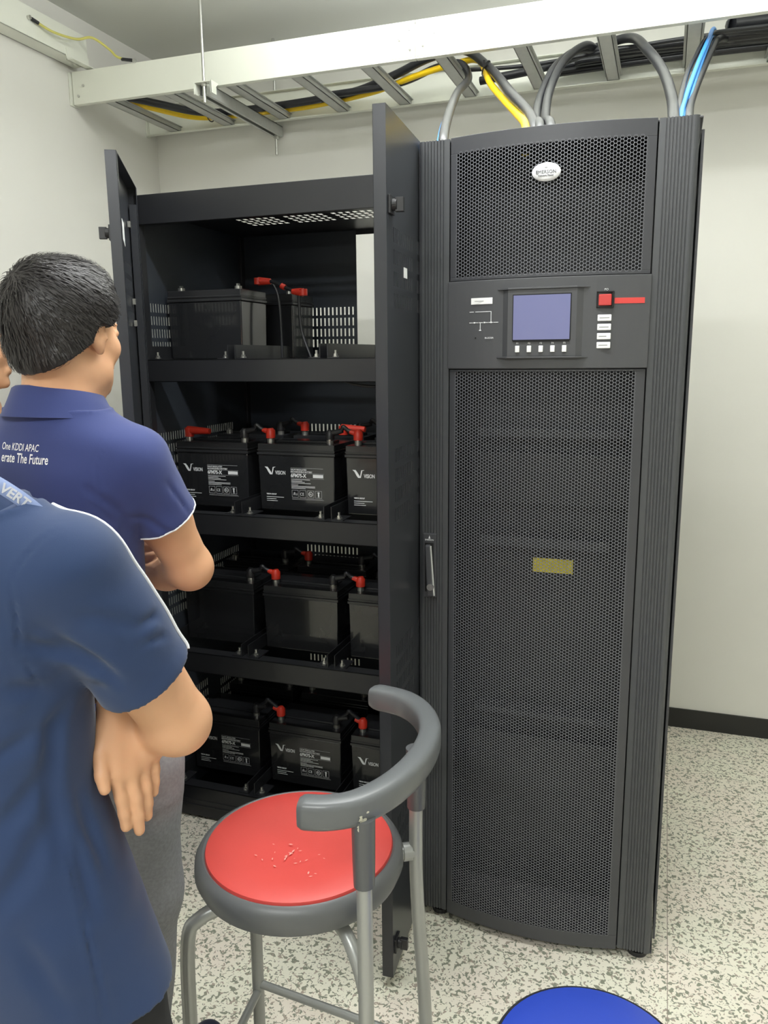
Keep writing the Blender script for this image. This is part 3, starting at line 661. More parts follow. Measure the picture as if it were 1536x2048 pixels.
# ================================================================== BATTERIES
def battery(name, label, labelled=True):
    t = thing(name, label, 'battery', (0, 0, 0))
    mb = MB(); w, d, h = .256, .164, .172
    mb.add([(-w / 2 + .004, -d / 2 + .003, 0), (w / 2 - .004, -d / 2 + .003, 0), (w / 2 - .004, d / 2 - .003, 0), (-w / 2 + .004, d / 2 - .003, 0),
            (-w / 2 + .001, -d / 2, h), (w / 2 - .001, -d / 2, h), (w / 2 - .001, d / 2, h), (-w / 2 + .001, d / 2, h)],
           [(0, 3, 2, 1), (4, 5, 6, 7), (0, 1, 5, 4), (1, 2, 6, 5), (2, 3, 7, 6), (3, 0, 4, 7)])
    mb.build('case', M['batt'], t, bevel=0.003)
    mb = MB().box(-w / 2 - .002, w / 2 + .002, -d / 2 - .003, d / 2 + .003, h, h + .008).box(-w / 2 + .001, w / 2 - .001, -d / 2, d / 2, h + .008, h + .034)
    mb.box(-w / 2 - .001, w / 2 + .001, -d / 2 - .002, d / 2 + .002, h + .0115, h + .0165).box(-w / 2 + .030, w / 2 - .030, -d / 2 + .05, d / 2 - .05, h + .034, h + .040)
    mb.build('lid', M['batt_lid'], t, bevel=0.0015)
    for s in (-1, 1):
        MB().cyl((s * .100, -.045, h + .034), (s * .100, -.045, h + .045), .011, 16).cyl((s * .100, -.045, h + .045), (s * .100, -.045, h + .052), .0065, 6).build('terminal', M['zinc'], t)
    if labelled:
        mb = MB(); y = -d / 2 - .0008 + .0022
        Y = lambda z: -d / 2 + .003 * (1 - z / h) - .0006
        def tx(b, size, x, z, **k):
            vs, fs = text_mesh(b, size, 'LEFT', extr=.0003, **k)
            mb.add([(x + v[0], Y(z + v[1]) - v[2], z + v[1]) for v in vs], fs)
        def bar(x0, x1, z0, z1): mb.add([(x0, Y(z0) - .0003, z0), (x1, Y(z0) - .0003, z0), (x1, Y(z1) - .0003, z1), (x0, Y(z1) - .0003, z1)], [(0, 1, 2, 3)])
        # winged V mark
        for poly in ([(-.1060, .135), (-.0960, .135), (-.0905, .128), (-.0835, .1175), (-.0810, .1115), (-.0880, .1115), (-.0925, .117), (-.0960, .123), (-.1000, .130)],
                     [(-.0780, .1345), (-.0680, .1355), (-.0715, .1335), (-.0745, .1335), (-.0800, .1115), (-.0830, .1115)]):
            mb.add([(p[0], Y(p[1]) - .0004, p[1]) for p in poly], [tuple(range(len(poly)))])
        tx('VISION', .0165, -.0700, .1120, bold=.0002, sx=.66)
        tx('VISION GROUP', .0062, -.1030, .0480, bold=.0002, sx=.8)
        for (x1, z) in ((-.044, .0410), (-.070, .0350), (-.066, .0290)): bar(-.1030, x1, z - .0008, z + .0010)
        bar(-.0180, .0900, .1335, .1340)
        tx('VALVE REGULATED', .0066, -.0180, .1265, bold=.0001, sx=.93); tx('RECHARGEABLE BATTERY', .0066, -.0180, .1200, bold=.0001, sx=.93)
        bar(-.0180, .0920, .1178, .1182); tx('6FM75-X', .0150, -.0180, .1055, bold=.0005, sx=.90)
        bar(.0560, .0900, .1055, .1155); bar(-.0180, .0920, .1022, .1026)
        for k, (x1, z) in enumerate(((.046, .0985), (.020, .0945), (.028, .0910), (.048, .0870), (.006, .0820), (.062, .0780), (.062, .0745), (.030, .0710))): bar(-.0170, x1, z - .0007, z + .0007)
        for k in range(4):
            x0 = -.0160 + k * .0260; x1 = x0 + .0215
            for (a, b, c, e) in ((x0, x1, .0648, .0654), (x0, x1, .0432, .0438), (x0, x0 + .0006, .0432, .0654), (x1 - .0006, x1, .0432, .0654)): bar(a, b, c, e)
        tx('R', .0130, -.0125, .0495, shear=.3, sx=.9); tx('U', .0090, -.0035, .0495, sx=.9)
        tx('CE', .0125, .0115, .0495, sx=.85)
        for (cx_, r) in ((.0467, .0075),):
            ring = [(cx_ + r * math.cos(a), .0545 + r * math.sin(a)) for a in np.linspace(0, 2 * PI, 17)[:-1]]; ri = [(cx_ + (r - .0016) * math.cos(a), .0545 + (r - .0016) * math.sin(a)) for a in np.linspace(0, 2 * PI, 17)[:-1]]
            mb.add([(p[0], Y(p[1]) - .0003, p[1]) for p in ring + ri], [(k, (k + 1) % 16, 16 + (k + 1) % 16, 16 + k) for k in range(16)])
        tx('Pb', .0080, .0420, .0515)
        bar(.0705, .0750, .0480, .0620); bar(.0685, .0770, .0590, .0605); bar(.0700, .0755, .0455, .0468)
        bar(-.0160, .0860, .0395, .0400); bar(-.0160, .0900, .0365, .0370)
        o = mb.build('printed_label', M['print'], t)
    return t
names_x = ('left', 'middle', 'right'); shelf_names = ('top', 'second', 'third', 'bottom')
proto_l = battery('battery', '', True); proto_p = battery('battery', '', False)
used = {}
def place_batt(proto, x, y, z, label, group):
    if proto.name not in used: used[proto.name] = 1; o = proto
    else: o = copy_tree(proto)
    o.location = (x, y, z); o['label'] = label; o['group'] = group; return o
place_batt(proto_p, BXC[0], 2.276, SHELVES[0], 'plain black battery alone at the front left of the top shelf', 'batteries on the top shelf')
place_batt(proto_p, -1.290, 2.53, SHELVES[0], 'black battery standing at the back of the top shelf behind the red lugs', 'batteries on the top shelf')
for si in (1, 2, 3):
    for xi in range(3):
        if si == 2: lab = 'plain unmarked black battery, front row %s on the third shelf' % names_x[xi]
        else: lab = 'black battery with white VISION print, front row %s on the %s shelf' % (names_x[xi], shelf_names[si])
        place_batt(proto_p if si == 2 else proto_l, BXC[xi], 2.276, SHELVES[si], lab, 'front row batteries on the %s shelf' % shelf_names[si])
        place_batt(proto_p, BXC[xi], 2.53, SHELVES[si], 'black battery half hidden in the back row, %s on the %s shelf' % (names_x[xi], shelf_names[si]), 'back row batteries on the %s shelf' % shelf_names[si])
# link leads between neighbouring batteries
def boot(mb, a, b, r1, r2, n=8):
    mb.tube([Vector(a), Vector(a).lerp(Vector(b), .35), Vector(b)], [r1, r1 * .92, r2], 12)
def link(x0, x1, y, z, label, red_first=False, sag=.010, tall=False):
    t = thing('battery_link_cable', label, 'cable', ((x0 + x1) / 2, y, z), group='short link leads between batteries')
    top = z + (.030 if tall else .018)
    MB().tube(spline([(x0 + .012, y, z + .008), (x0 + .04, y - .004, top), ((x0 + x1) / 2, y - .006, top + sag), (x1 - .03, y - .003, top - .002), (x1 - .008, y, z + .010)], 5), .0062, 10).build('lead', M['cable'], t, smooth=True)
    mb = MB().tube([(x0, y, z - .012), (x0, y, z + .008), (x0 + .002, y, z + .016)], [.0135, .0135, .008], 14); boot(mb, (x0 + .004, y, z + .006), (x0 + .042, y - .003, z + .015), .0095, .0068)
    mb.build('black_boot', M['black_rubber'] if not red_first else M['red_boot'], t, smooth=True)
    mb = MB().tube([(x1, y, z - .012), (x1, y, z + .010), (x1 - .001, y, z + .018)], [.0145, .0145, .009], 14); boot(mb, (x1 - .002, y, z + .006), (x1 - .026, y - .002, z + .013), .0095, .007)
    mb.build('red_boot', M['red_boot'], t, smooth=True)
for si in (1, 2, 3):
    zt = SHELVES[si] + .232
    for k in range(2):
        link(BXC[k] + .100, BXC[k + 1] - .100, 2.231, zt, 'short black lead with red boot joining the %s and %s front batteries, %s shelf' % (names_x[k], names_x[k + 1], shelf_names[si]), tall=(si == 3))
        link(BXC[k] + .100, BXC[k + 1] - .100, 2.485, zt, 'short black lead with red boot between the %s and %s back row batteries, %s shelf' % (names_x[k], names_x[k + 1], shelf_names[si]))
    if si == 1:
        for (x, y, lab) in ((BXC[0] - .07, 2.231, 'red lug boot on the left front battery of the second shelf'), (BXC[1] + .105, 2.40, 'small red boot behind the middle battery of the second shelf')):
            mb = MB(); boot(mb, (x - .035, y, zt + .006), (x + .045, y, zt + .004), .014, .009); mb.tube([(x - .03, y, zt - .014), (x - .03, y, zt + .014)], .015, 12)
            tag(mb.build('terminal_boot', M['red_boot'], smooth=True), lab, 'terminal boot')
# loose leads with red lugs in the top compartment
t = thing('loose_lead', 'loose black lead with two red insulated lugs hanging in the top compartment', 'cable', (-1.12, 2.35, 1.70))
P1 = (-1.232, 2.35, 1.737); P2 = (-1.078, 2.35, 1.698)
MB().tube(spline([(-1.19, 2.35, 1.735), (-1.16, 2.35, 1.724), (-1.13, 2.35, 1.710), (-1.10, 2.35, 1.701)], 5), .0055, 8).tube(spline([(-1.185, 2.351, 1.733), (-1.166, 2.352, 1.69), (-1.160, 2.353, 1.60), (-1.160, 2.355, 1.500)], 5), .0045, 8).tube(spline([(-1.092, 2.351, 1.700), (-1.094, 2.352, 1.66), (-1.088, 2.353, 1.58), (-1.06, 2.354, 1.500)], 5), .0045, 8).build('lead', M['cable'], t, smooth=True)
mb = MB(); boot(mb, P1, (-1.190, 2.35, 1.735), .013, .009); mb.tube([(P1[0], P1[1], P1[2] - .010), (P1[0], P1[1], P1[2] + .010)], .014, 12); mb.build('red_lug', M['red_boot'], t, smooth=True)
mb = MB(); boot(mb, P2, (-1.116, 2.35, 1.702), .013, .008); mb.tube([(P2[0], P2[1], P2[2] - .010), (P2[0], P2[1], P2[2] + .010)], .013, 12); mb.build('red_lug', M['red_boot'], t, smooth=True)
MB().tube([(-1.153, 2.35, 1.721), (-1.140, 2.35, 1.714)], .009, 10).build('red_sleeve', M['red_boot'], t, smooth=True)
tag(MB().tube(spline([(-.86, 2.12, 1.436), (-.82, 2.12, 1.424), (-.76, 2.12, 1.418), (-.68, 2.12, 1.420), (-.60, 2.13, 1.436)], 6), .0045, 8).build('signal_wire', M['cable'], smooth=True), 'thin dark wire sagging under the top shelf of the open cabinet', 'wire')

# ================================================================== STOOLS
st = thing('stool_chair', 'round red seated stool with curved grey backrest and silver tube legs', 'stool', (-.565, 1.145, 0))
SCX, SCY = -.567, 1.155
MB().lathe((SCX, SCY, 0), [(.0001, .596), (.10, .596), (.158, .600), (.176, .610), (.1835, .628), (.182, .646), (.176, .656), (.169, .659), (.165, .656)], 72).build('seat_rim', M['rim'], st, smooth=True)
mb = MB().lathe((SCX, SCY, 0), [(.1645, .646), (.1650, .656), (.1630, .6605), (.154, .663), (.12, .6635), (.08, .661), (.04, .659), (.0001, .6585)], 72)
pad = mb.build('seat_pad', M['seat_red'], st, smooth=True)
mb = MB()
rs = random.Random(3)
for k in range(26):
    a = rs.gauss(0, .030); b = rs.gauss(0, .018); x = SCX + a + .004; y = SCY - .045 + b; l = rs.uniform(.0012, .005); th = rs.uniform(0, PI)
    dx, dy = math.cos(th) * l, math.sin(th) * l; z = .6618 + .0016 * ((x - SCX) ** 2 + (y - SCY) ** 2) / .0064
    z = min(z, .6645); mb.add([(x - dx, y - dy, z), (x + dy * .35, y - dx * .35, z), (x + dx, y + dy, z), (x - dy * .35, y + dx * .35, z)], [(0, 1, 2, 3)])
mb.build('worn_specks', M['speck'], pad)
# tubes
LR = .0125
nearU, farU, nearL, farL = (-.397, 1.028), (-.384, 1.262), (-.715, 1.015), (-.745, 1.300)
def leg(pts): return MB().tube(spline(pts, 6), LR, 14).build('leg', M['tube'], st, smooth=True)
leg([(nearU[0], nearU[1], .80), (nearU[0], nearU[1], .55), (nearU[0], nearU[1], .3), (nearU[0] + .002, nearU[1] - .002, .012)])
leg([(farU[0], farU[1], .80), (farU[0], farU[1], .55), (farU[0] + .014, farU[1] + .004, .3), (farU[0] + .024, farU[1] + .008, .012)])
leg([(SCX - .02, SCY - .03, .583), (nearL[0] + .06, nearL[1] + .05, .580), (nearL[0] + .016, nearL[1] + .014, .565), (nearL[0], nearL[1], .52), (nearL[0] - .004, nearL[1] - .003, .3), (nearL[0] - .008, nearL[1] - .006, .012)])
leg([(SCX - .04, SCY + .03, .583), (farL[0] + .06, farL[1] - .05, .580), (farL[0] + .016, farL[1] - .014, .565), (farL[0], farL[1], .52), (farL[0] - .001, farL[1], .3), (farL[0] - .003, farL[1], .012)])
for (x, y) in (nearU, farU, nearL, farL):
    MB().cyl((x + (.002 if x > -.5 else -.006), y, 0), (x + (.002 if x > -.5 else -.006), y, .022), .0155, 14).build('leg_cap', M['black_rubber'], st)
MB().tube(spline([(nearU[0] - .002, nearU[1] + .004, .50), (-.418, 1.045, .545), (-.46, 1.075, .580), (SCX, SCY - .02, .588)], 6), .0115, 12).build('seat_support', M['tube'], st, smooth=True)
MB().tube([(farU[0], farU[1], .612), (-.40, 1.252, .612), (-.430, 1.235, .608)], .012, 12).build('seat_support', M['tube'], st, smooth=True)
for q in (((farU[0] + .016, farU[1] + .004, .20), (farL[0], farL[1], .20)), ((nearU[0], nearU[1], .20), (nearL[0], nearL[1], .20)), ((farL[0], farL[1], .185), (nearL[0], nearL[1], .185)), ((farU[0] + .016, farU[1] + .004, .23), (nearU[0], nearU[1], .23))):
    MB().tube([q[0], q[1]], .0085, 10).build('stretcher', M['tube'], st, smooth=True)
MB().tube([(farU[0] - .008, farU[1] - .004, .612), (farU[0] - .022, farU[1] - .012, .612)], .0165, 14).build('weld_collar', M['tube'], st, smooth=True)
MB().tube([(nearU[0], nearU[1], .352), (nearU[0], nearU[1], .330)], .0133, 16).build('white_tape', M['white'], st)
# backrest: rounded bar swept round an arc
arc = spline([(-.488, .995, .826), (-.445, 1.005, .827), (-.405, 1.034, .828), (-.372, 1.100, .829), (-.357, 1.19, .829), (-.364, 1.28, .829), (-.397, 1.355, .828), (-.450, 1.405, .827), (-.525, 1.425, .826)], 8)
mb = MB(); vs = []; sec = []
for k in range(20):
    a = 2 * PI * k / 20; c, s = math.cos(a), math.sin(a)
    sec.append((.0205 * abs(c) ** .55 * (1 if c > 0 else -1), .0240 * abs(s) ** .55 * (1 if s > 0 else -1)))
n = len(arc)
for i, p in enumerate(arc):
    tt = (arc[min(i + 1, n - 1)] - arc[max(i - 1, 0)]).normalized(); nx = tt.cross(Vector((0, 0, 1))).normalized()
    e = min(i, n - 1 - i); sc = [.82, .96, 1, 1][min(e, 3)]
    for (a, b) in sec: vs.append(p + nx * a * sc + Vector((0, 0, 1)) * b * sc)
fs = [(i * 20 + k, i * 20 + (k + 1) % 20, (i + 1) * 20 + (k + 1) % 20, (i + 1) * 20 + k) for i in range(n - 1) for k in range(20)] + [tuple(range(19, -1, -1)), tuple((n - 1) * 20 + k for k in range(20))]
back = mb.add(vs, fs).build('backrest', M['armrest'], st, smooth=True)
for (x, y) in (nearU, farU):
    MB().tube([(x, y, .815), (x, y, .74), (x, y, .700)], [.0185, .0175, .0165], 18).build('post_sleeve', M['armrest_dk'], back, smooth=True)
mb = MB(); rs = random.Random(5)
for k in range(9):
    x = nearU[0] - .012 + rs.gauss(0, .007); z = .812 + rs.gauss(0, .007)
    # worn patch on the outer face of the bar near the front post
    tt = Vector((.61, .79, 0)).normalized(); nn = Vector((.79, -.61, 0)).normalized()
    c0 = Vector((-.4085, 1.0300, 0)) + tt * (x - nearU[0] + .012) + nn * .0212; r = rs.uniform(.002, .0045)
    pts = [c0 + tt * r * math.cos(a) * rs.uniform(.6, 1.2) + Vector((0, 0, z + r * math.sin(a) * rs.uniform(.6, 1.2))) for a in np.linspace(0, 2 * PI, 8)[:-1]]
    mb.add(pts, [tuple(range(7))])
mb.build('worn_patch', M['scuff'], back)

bs = thing('round_stool', 'round stool with bright blue seat at the bottom edge of the photo', 'stool', (-.050, 1.060, 0))
BX, BY = -.050, 1.060
MB().lathe((BX, BY, 0), [(.0001, .425), (.13, .425), (.1475, .428), (.1505, .440), (.1505, .455), (.1475, .4605), (.143, .4600)], 64).build('seat_rim', M['black_rim'], bs, smooth=True)
MB().lathe((BX, BY, 0), [(.1445, .450), (.1445, .4590), (.142, .4625), (.12, .4680), (.08, .4710), (.0001, .4720)], 64).build('seat_pad', M['seat_blue'], bs, smooth=True)
for k in range(4):
    a = PI / 4 + k * PI / 2; c, s = math.cos(a), math.sin(a)
    MB().tube(spline([(BX + .02 * c, BY + .02 * s, .418), (BX + .09 * c, BY + .09 * s, .415), (BX + .125 * c, BY + .125 * s, .38), (BX + .155 * c, BY + .155 * s, .01)], 6), .010, 12).build('leg', M['tube'], bs, smooth=True)
ringp = [(BX + .145 * math.cos(a), BY + .145 * math.sin(a), .13) for a in np.linspace(0, 2 * PI, 33)]
MB().tube(ringp, .007, 8, caps=False).build('foot_ring', M['tube'], bs, smooth=True)

# ================================================================== PEOPLE (distance-field figures, meshed with surface nets)
class Field:
    def __init__(s, lo, hi, h):
        s.lo = np.array(lo, np.float32); s.h = h
        s.n = np.ceil((np.array(hi) - np.array(lo)) / h).astype(int) + 1
        s.v = np.full(s.n, 0.1, np.float32)
        s.ax = [s.lo[i] + h * np.arange(s.n[i], dtype=np.float32) for i in range(3)]
    def block(s, lo, hi, m):
        a = np.clip(np.floor((np.array(lo) - m - s.lo) / s.h).astype(int), 0, s.n); b = np.clip(np.ceil((np.array(hi) + m - s.lo) / s.h).astype(int) + 1, 0, s.n)
        if np.any(b <= a): return None, None
        sl = tuple(slice(a[i], b[i]) for i in range(3))
        P = (s.ax[0][sl[0]][:, None, None], s.ax[1][sl[1]][None, :, None], s.ax[2][sl[2]][None, None, :])
        return sl, P
    def put(s, sl, d, k, sub=False):
        a = s.v[sl]
        if sub:
            h = np.maximum(k - np.abs(a + d), 0) / k; s.v[sl] = np.maximum(a, -d) + h * h * k * .25
        else:
            h = np.maximum(k - np.abs(a - d), 0) / k; s.v[sl] = np.minimum(a, d) - h * h * k * .25
    def cap(s, a, b, ra, rb, k=.01, sub=False):
        a = np.array(a, np.float32); b = np.array(b, np.float32); r = max(ra, rb)
        sl, P = s.block(np.minimum(a, b) - r, np.maximum(a, b) + r, k + .03)
        if sl is None: return
        ab = b - a; L = float(ab @ ab) + 1e-12
        q = [P[i] - a[i] for i in range(3)]
        t = np.clip((q[0] * ab[0] + q[1] * ab[1] + q[2] * ab[2]) / L, 0, 1)
        d = np.sqrt(sum((q[i] - t * ab[i]) ** 2 for i in range(3))) - (ra + (rb - ra) * t)
        s.put(sl, d, k, sub)
    def line(s, pts, rs, k=.01):
        for i in range(len(pts) - 1): s.cap(pts[i], pts[i + 1], rs[i], rs[i + 1], k)
    def ell(s, c, rad, R=None, k=.01, sub=False):
        c = np.array(c, np.float32); rad = np.array(rad, np.float32); m = float(rad.max())
        sl, P = s.block(c - m, c + m, k + .03)
        if sl is None: return
        q = [P[i] - c[i] for i in range(3)]
        if R is None: L = q
        else: L = [q[0] * R[j][0] + q[1] * R[j][1] + q[2] * R[j][2] for j in range(3)]   # rows: local axes
        k0 = np.sqrt(sum((L[i] / rad[i]) ** 2 for i in range(3))); k1 = np.sqrt(sum((L[i] / rad[i] ** 2) ** 2 for i in range(3))) + 1e-9
        s.put(sl, k0 * (k0 - 1) / k1, k, sub)
    def stack(s, rows, head, k=.02, infl=0.0, expo=2.0):
        """rows: z, cx, cy, half width, half depth (from the top down); head: heading angle"""
        rows = sorted(rows); z = np.array([r[0] for r in rows]); C = np.array(rows, np.float32)
        lo = [C[:, 1].min() - .3, C[:, 2].min() - .3, z[0]]; hi = [C[:, 1].max() + .3, C[:, 2].max() + .3, z[-1]]
        sl, P = s.block(lo, hi, k + .02)
        zz = P[2].ravel(); zq = np.clip(zz, z[0], z[-1])
        # smooth interpolation
        fz = np.linspace(z[0], z[-1], 200)
        def it(col):
            y = np.interp(fz, z, C[:, col]); kk = np.hanning(27); kk /= kk.sum()
            y2 = np.convolve(np.pad(y, 13, mode='edge'), kk, 'valid'); return np.interp(zq, fz, y2).astype(np.float32)[None, None, :]
        cx, cy, a, b = it(1), it(2), it(3) + infl, it(4) + infl
        X = P[0] - cx; Y = P[1] - cy; c, sn = math.cos(head), math.sin(head)
        u = X * c - Y * sn; w = X * sn + Y * c          # right, forward
        k0 = ((np.abs(u) / a) ** expo + (np.abs(w) / b) ** expo) ** (1 / expo)
        k1 = np.sqrt((u / a ** 2) ** 2 + (w / b ** 2) ** 2) + 1e-6
        d = (k0 - 1) * np.minimum(k0 / k1, np.minimum(a, b) * 1.2)
        d = np.maximum(d, np.maximum(P[2] - z[-1] - infl, z[0] - infl - P[2]))
        s.put(sl, d, k)
    def cut(s, p, n, box=None):
        """remove what lies beyond plane (p, n)"""
        P = (s.ax[0][:, None, None], s.ax[1][None, :, None], s.ax[2][None, None, :]) ; sl = tuple([slice(None)] * 3)
        if box is not None: sl, P = s.block(box[0], box[1], 0)
        n = np.array(n, np.float32); n /= np.linalg.norm(n)
        d = (P[0] - p[0]) * n[0] + (P[1] - p[1]) * n[1] + (P[2] - p[2]) * n[2]
        s.v[sl] = np.maximum(s.v[sl], d)
    def folds(s, fn, box=None):
        P = (s.ax[0][:, None, None], s.ax[1][None, :, None], s.ax[2][None, None, :]); sl = tuple([slice(None)] * 3)
        if box is not None: sl, P = s.block(box[0], box[1], 0)
        s.v[sl] += fn(*P).astype(np.float32)
    def mesh(s, name, m, parent=None, smooth=1, keep=None):
        v = s.v; neg = v < 0
        cs = [(0, 0, 0), (1, 0, 0), (0, 1, 0), (1, 1, 0), (0, 0, 1), (1, 0, 1), (0, 1, 1), (1, 1, 1)]
        nx, ny, nz = v.shape
        cnt = np.zeros((nx - 1, ny - 1, nz - 1), np.int8)
        for c in cs: cnt += neg[c[0]:nx - 1 + c[0], c[1]:ny - 1 + c[1], c[2]:nz - 1 + c[2]]
        act = np.argwhere((cnt > 0) & (cnt < 8)); N = len(act)
        idx = np.full(cnt.shape, -1, np.int32); idx[act[:, 0], act[:, 1], act[:, 2]] = np.arange(N)
        cv = np.stack([v[act[:, 0] + c[0], act[:, 1] + c[1], act[:, 2] + c[2]] for c in cs], 1)
        pos = np.zeros((N, 3)); w = np.zeros(N)
        for i in range(8):
            for j in range(i + 1, 8):
                df = [abs(cs[i][q] - cs[j][q]) for q in range(3)]
                if sum(df) != 1: continue
                a, b = cv[:, i], cv[:, j]; mk = (a < 0) != (b < 0)
                t = np.where(mk, a / np.where(mk, a - b, 1), 0)[:, None]
                pos += mk[:, None] * (np.array(cs[i]) + t * (np.array(cs[j]) - np.array(cs[i]))); w += mk
        pos = (pos / w[:, None] + act) * s.h + s.lo
        faces = []
        for ax in range(3):
            o1, o2 = (ax + 1) % 3, (ax + 2) % 3
            sa = [slice(None)] * 3; sb = [slice(None)] * 3; sa[ax] = slice(0, -1); sb[ax] = slice(1, None)
            A = neg[tuple(sa)]; B = neg[tuple(sb)]; e = np.argwhere(A != B)
            ok = (e[:, o1] > 0) & (e[:, o2] > 0) & (e[:, o1] < v.shape[o1] - 1) & (e[:, o2] < v.shape[o2] - 1); e = e[ok]
            fl = A[e[:, 0], e[:, 1], e[:, 2]]
            def g(d1, d2):
                q = e.copy(); q[:, o1] -= d1; q[:, o2] -= d2; return idx[q[:, 0], q[:, 1], q[:, 2]]
            Q = np.stack([g(1, 1), g(0, 1), g(0, 0), g(1, 0)], 1); Q[~fl] = Q[~fl][:, ::-1]; faces.append(Q)
        F = np.concatenate(faces)
        for _ in range(smooth):
            acc = np.zeros_like(pos); c2 = np.zeros(N)
            for i in range(4):
                j = (i + 1) % 4
                np.add.at(acc, F[:, i], pos[F[:, j]]); np.add.at(acc, F[:, j], pos[F[:, i]]); np.add.at(c2, F[:, i], 1); np.add.at(c2, F[:, j], 1)
            pos = pos * .5 + .5 * acc / np.maximum(c2, 1)[:, None]
        if keep is not None:      # keep only the largest connected piece
            lab = np.arange(N)
            for _ in range(400):
                new = lab.copy(); mn = lab[F].min(1)
                for i in range(4): np.minimum.at(new, F[:, i], mn)
                new = new[new]
                if np.array_equal(new, lab): break
                lab = new
            u, c = np.unique(lab, return_counts=True); big = u[np.argsort(-c)[:keep]]; km = np.isin(lab, big)
            F = F[km[F[:, 0]]]; mp = np.cumsum(km) - 1; pos = pos[km]; F = mp[F]
        off = np.array(root_offset(parent)) if parent is not None else np.zeros(3)
        me = bpy.data.meshes.new(name); me.from_pydata((pos - off).tolist(), [], F.tolist()); me.materials.append(m)
        me.polygons.foreach_set('use_smooth', [True] * len(me.polygons))
        o = bpy.data.objects.new(name, me); COL.objects.link(o)
        if parent is not None: o.parent = parent
        s.pos = pos; s.F = F
        return o
    def bvh(s): return BVHTree.FromPolygons([tuple(p) for p in s.pos], [tuple(int(i) for i in f) for f in s.F])

def V3(*a): return np.array(a, np.float32)
def head_frame(c, heading, pitch=0.0, roll=0.0, sc=.90):
    f = V3(math.sin(heading), math.cos(heading), 0); r = V3(math.cos(heading), -math.sin(heading), 0); u = V3(0, 0, 1)
    f2 = f * math.cos(pitch) + u * math.sin(pitch); u2 = u * math.cos(pitch) - f * math.sin(pitch)
    r2 = r * math.cos(roll) + u2 * math.sin(roll); u3 = u2 * math.cos(roll) - r * math.sin(roll)
    c = V3(*c)
    def T(x, y, z): return c + (r2 * x + f2 * y + u3 * z) * sc
    T.sc = sc
    return T, (r2, f2, u3)
def add_head(F0, T, R):
    class F:
        ell = staticmethod(lambda c, r, R_, k, sub=False: F0.ell(c, np.array(r) * T.sc, R_, k, sub))
        cap = staticmethod(lambda a, b, ra, rb, k: F0.cap(a, b, ra * T.sc, rb * T.sc, k))
    F.ell(T(0, -.012, .035), (.074, .095, .083), R, .012)
    F.ell(T(0, .030, -.030), (.058, .062, .080), R, .025)
    F.ell(T(0, .052, -.082), (.036, .034, .026), R, .025)
    for s in (-1, 1):
        F.ell(T(.038 * s, .062, -.018), (.022, .022, .022), R, .02)
        F.ell(T(.050 * s, .020, -.065), (.014, .030, .022), R, .02)
        F.ell(T(.031 * s, .098, .014), (.015, .012, .011), R, .008, sub=True)
        F.ell(T(.031 * s, .082, .012), (.0125, .011, .009), R, .004)
        F.ell(T(.026 * s, .083, .029), (.017, .006, .005), R, .010)
        F.ell(T(.076 * s, -.004, .002), (.010, .020, .030), R, .005); F.ell(T(.073 * s, .004, -.024), (.007, .010, .012), R, .005)
        F.ell(T(.089 * s, .002, .003), (.009, .012, .021), R, .003, sub=True)
        F.ell(T(.080 * s, .004, -.002), (.005, .006, .012), R, .002); F.ell(T(.080 * s, .014, -.004), (.004, .004, .006), R, .002)
        F.ell(T(.011 * s, .108, -.026), (.008, .009, .007), R, .006)
    F.cap(T(0, .088, .020), T(0, .116, -.020), .008, .011, .010)
    F.ell(T(0, .094, -.054), (.021, .009, .0055), R, .005); F.ell(T(0, .092, -.064), (.018, .009, .0060), R, .005)
    F.ell(T(0, .104, -.059), (.020, .006, .0018), R, .002, sub=True)
    F.ell(T(0, .082, -.095), (.018, .014, .014), R, .012)

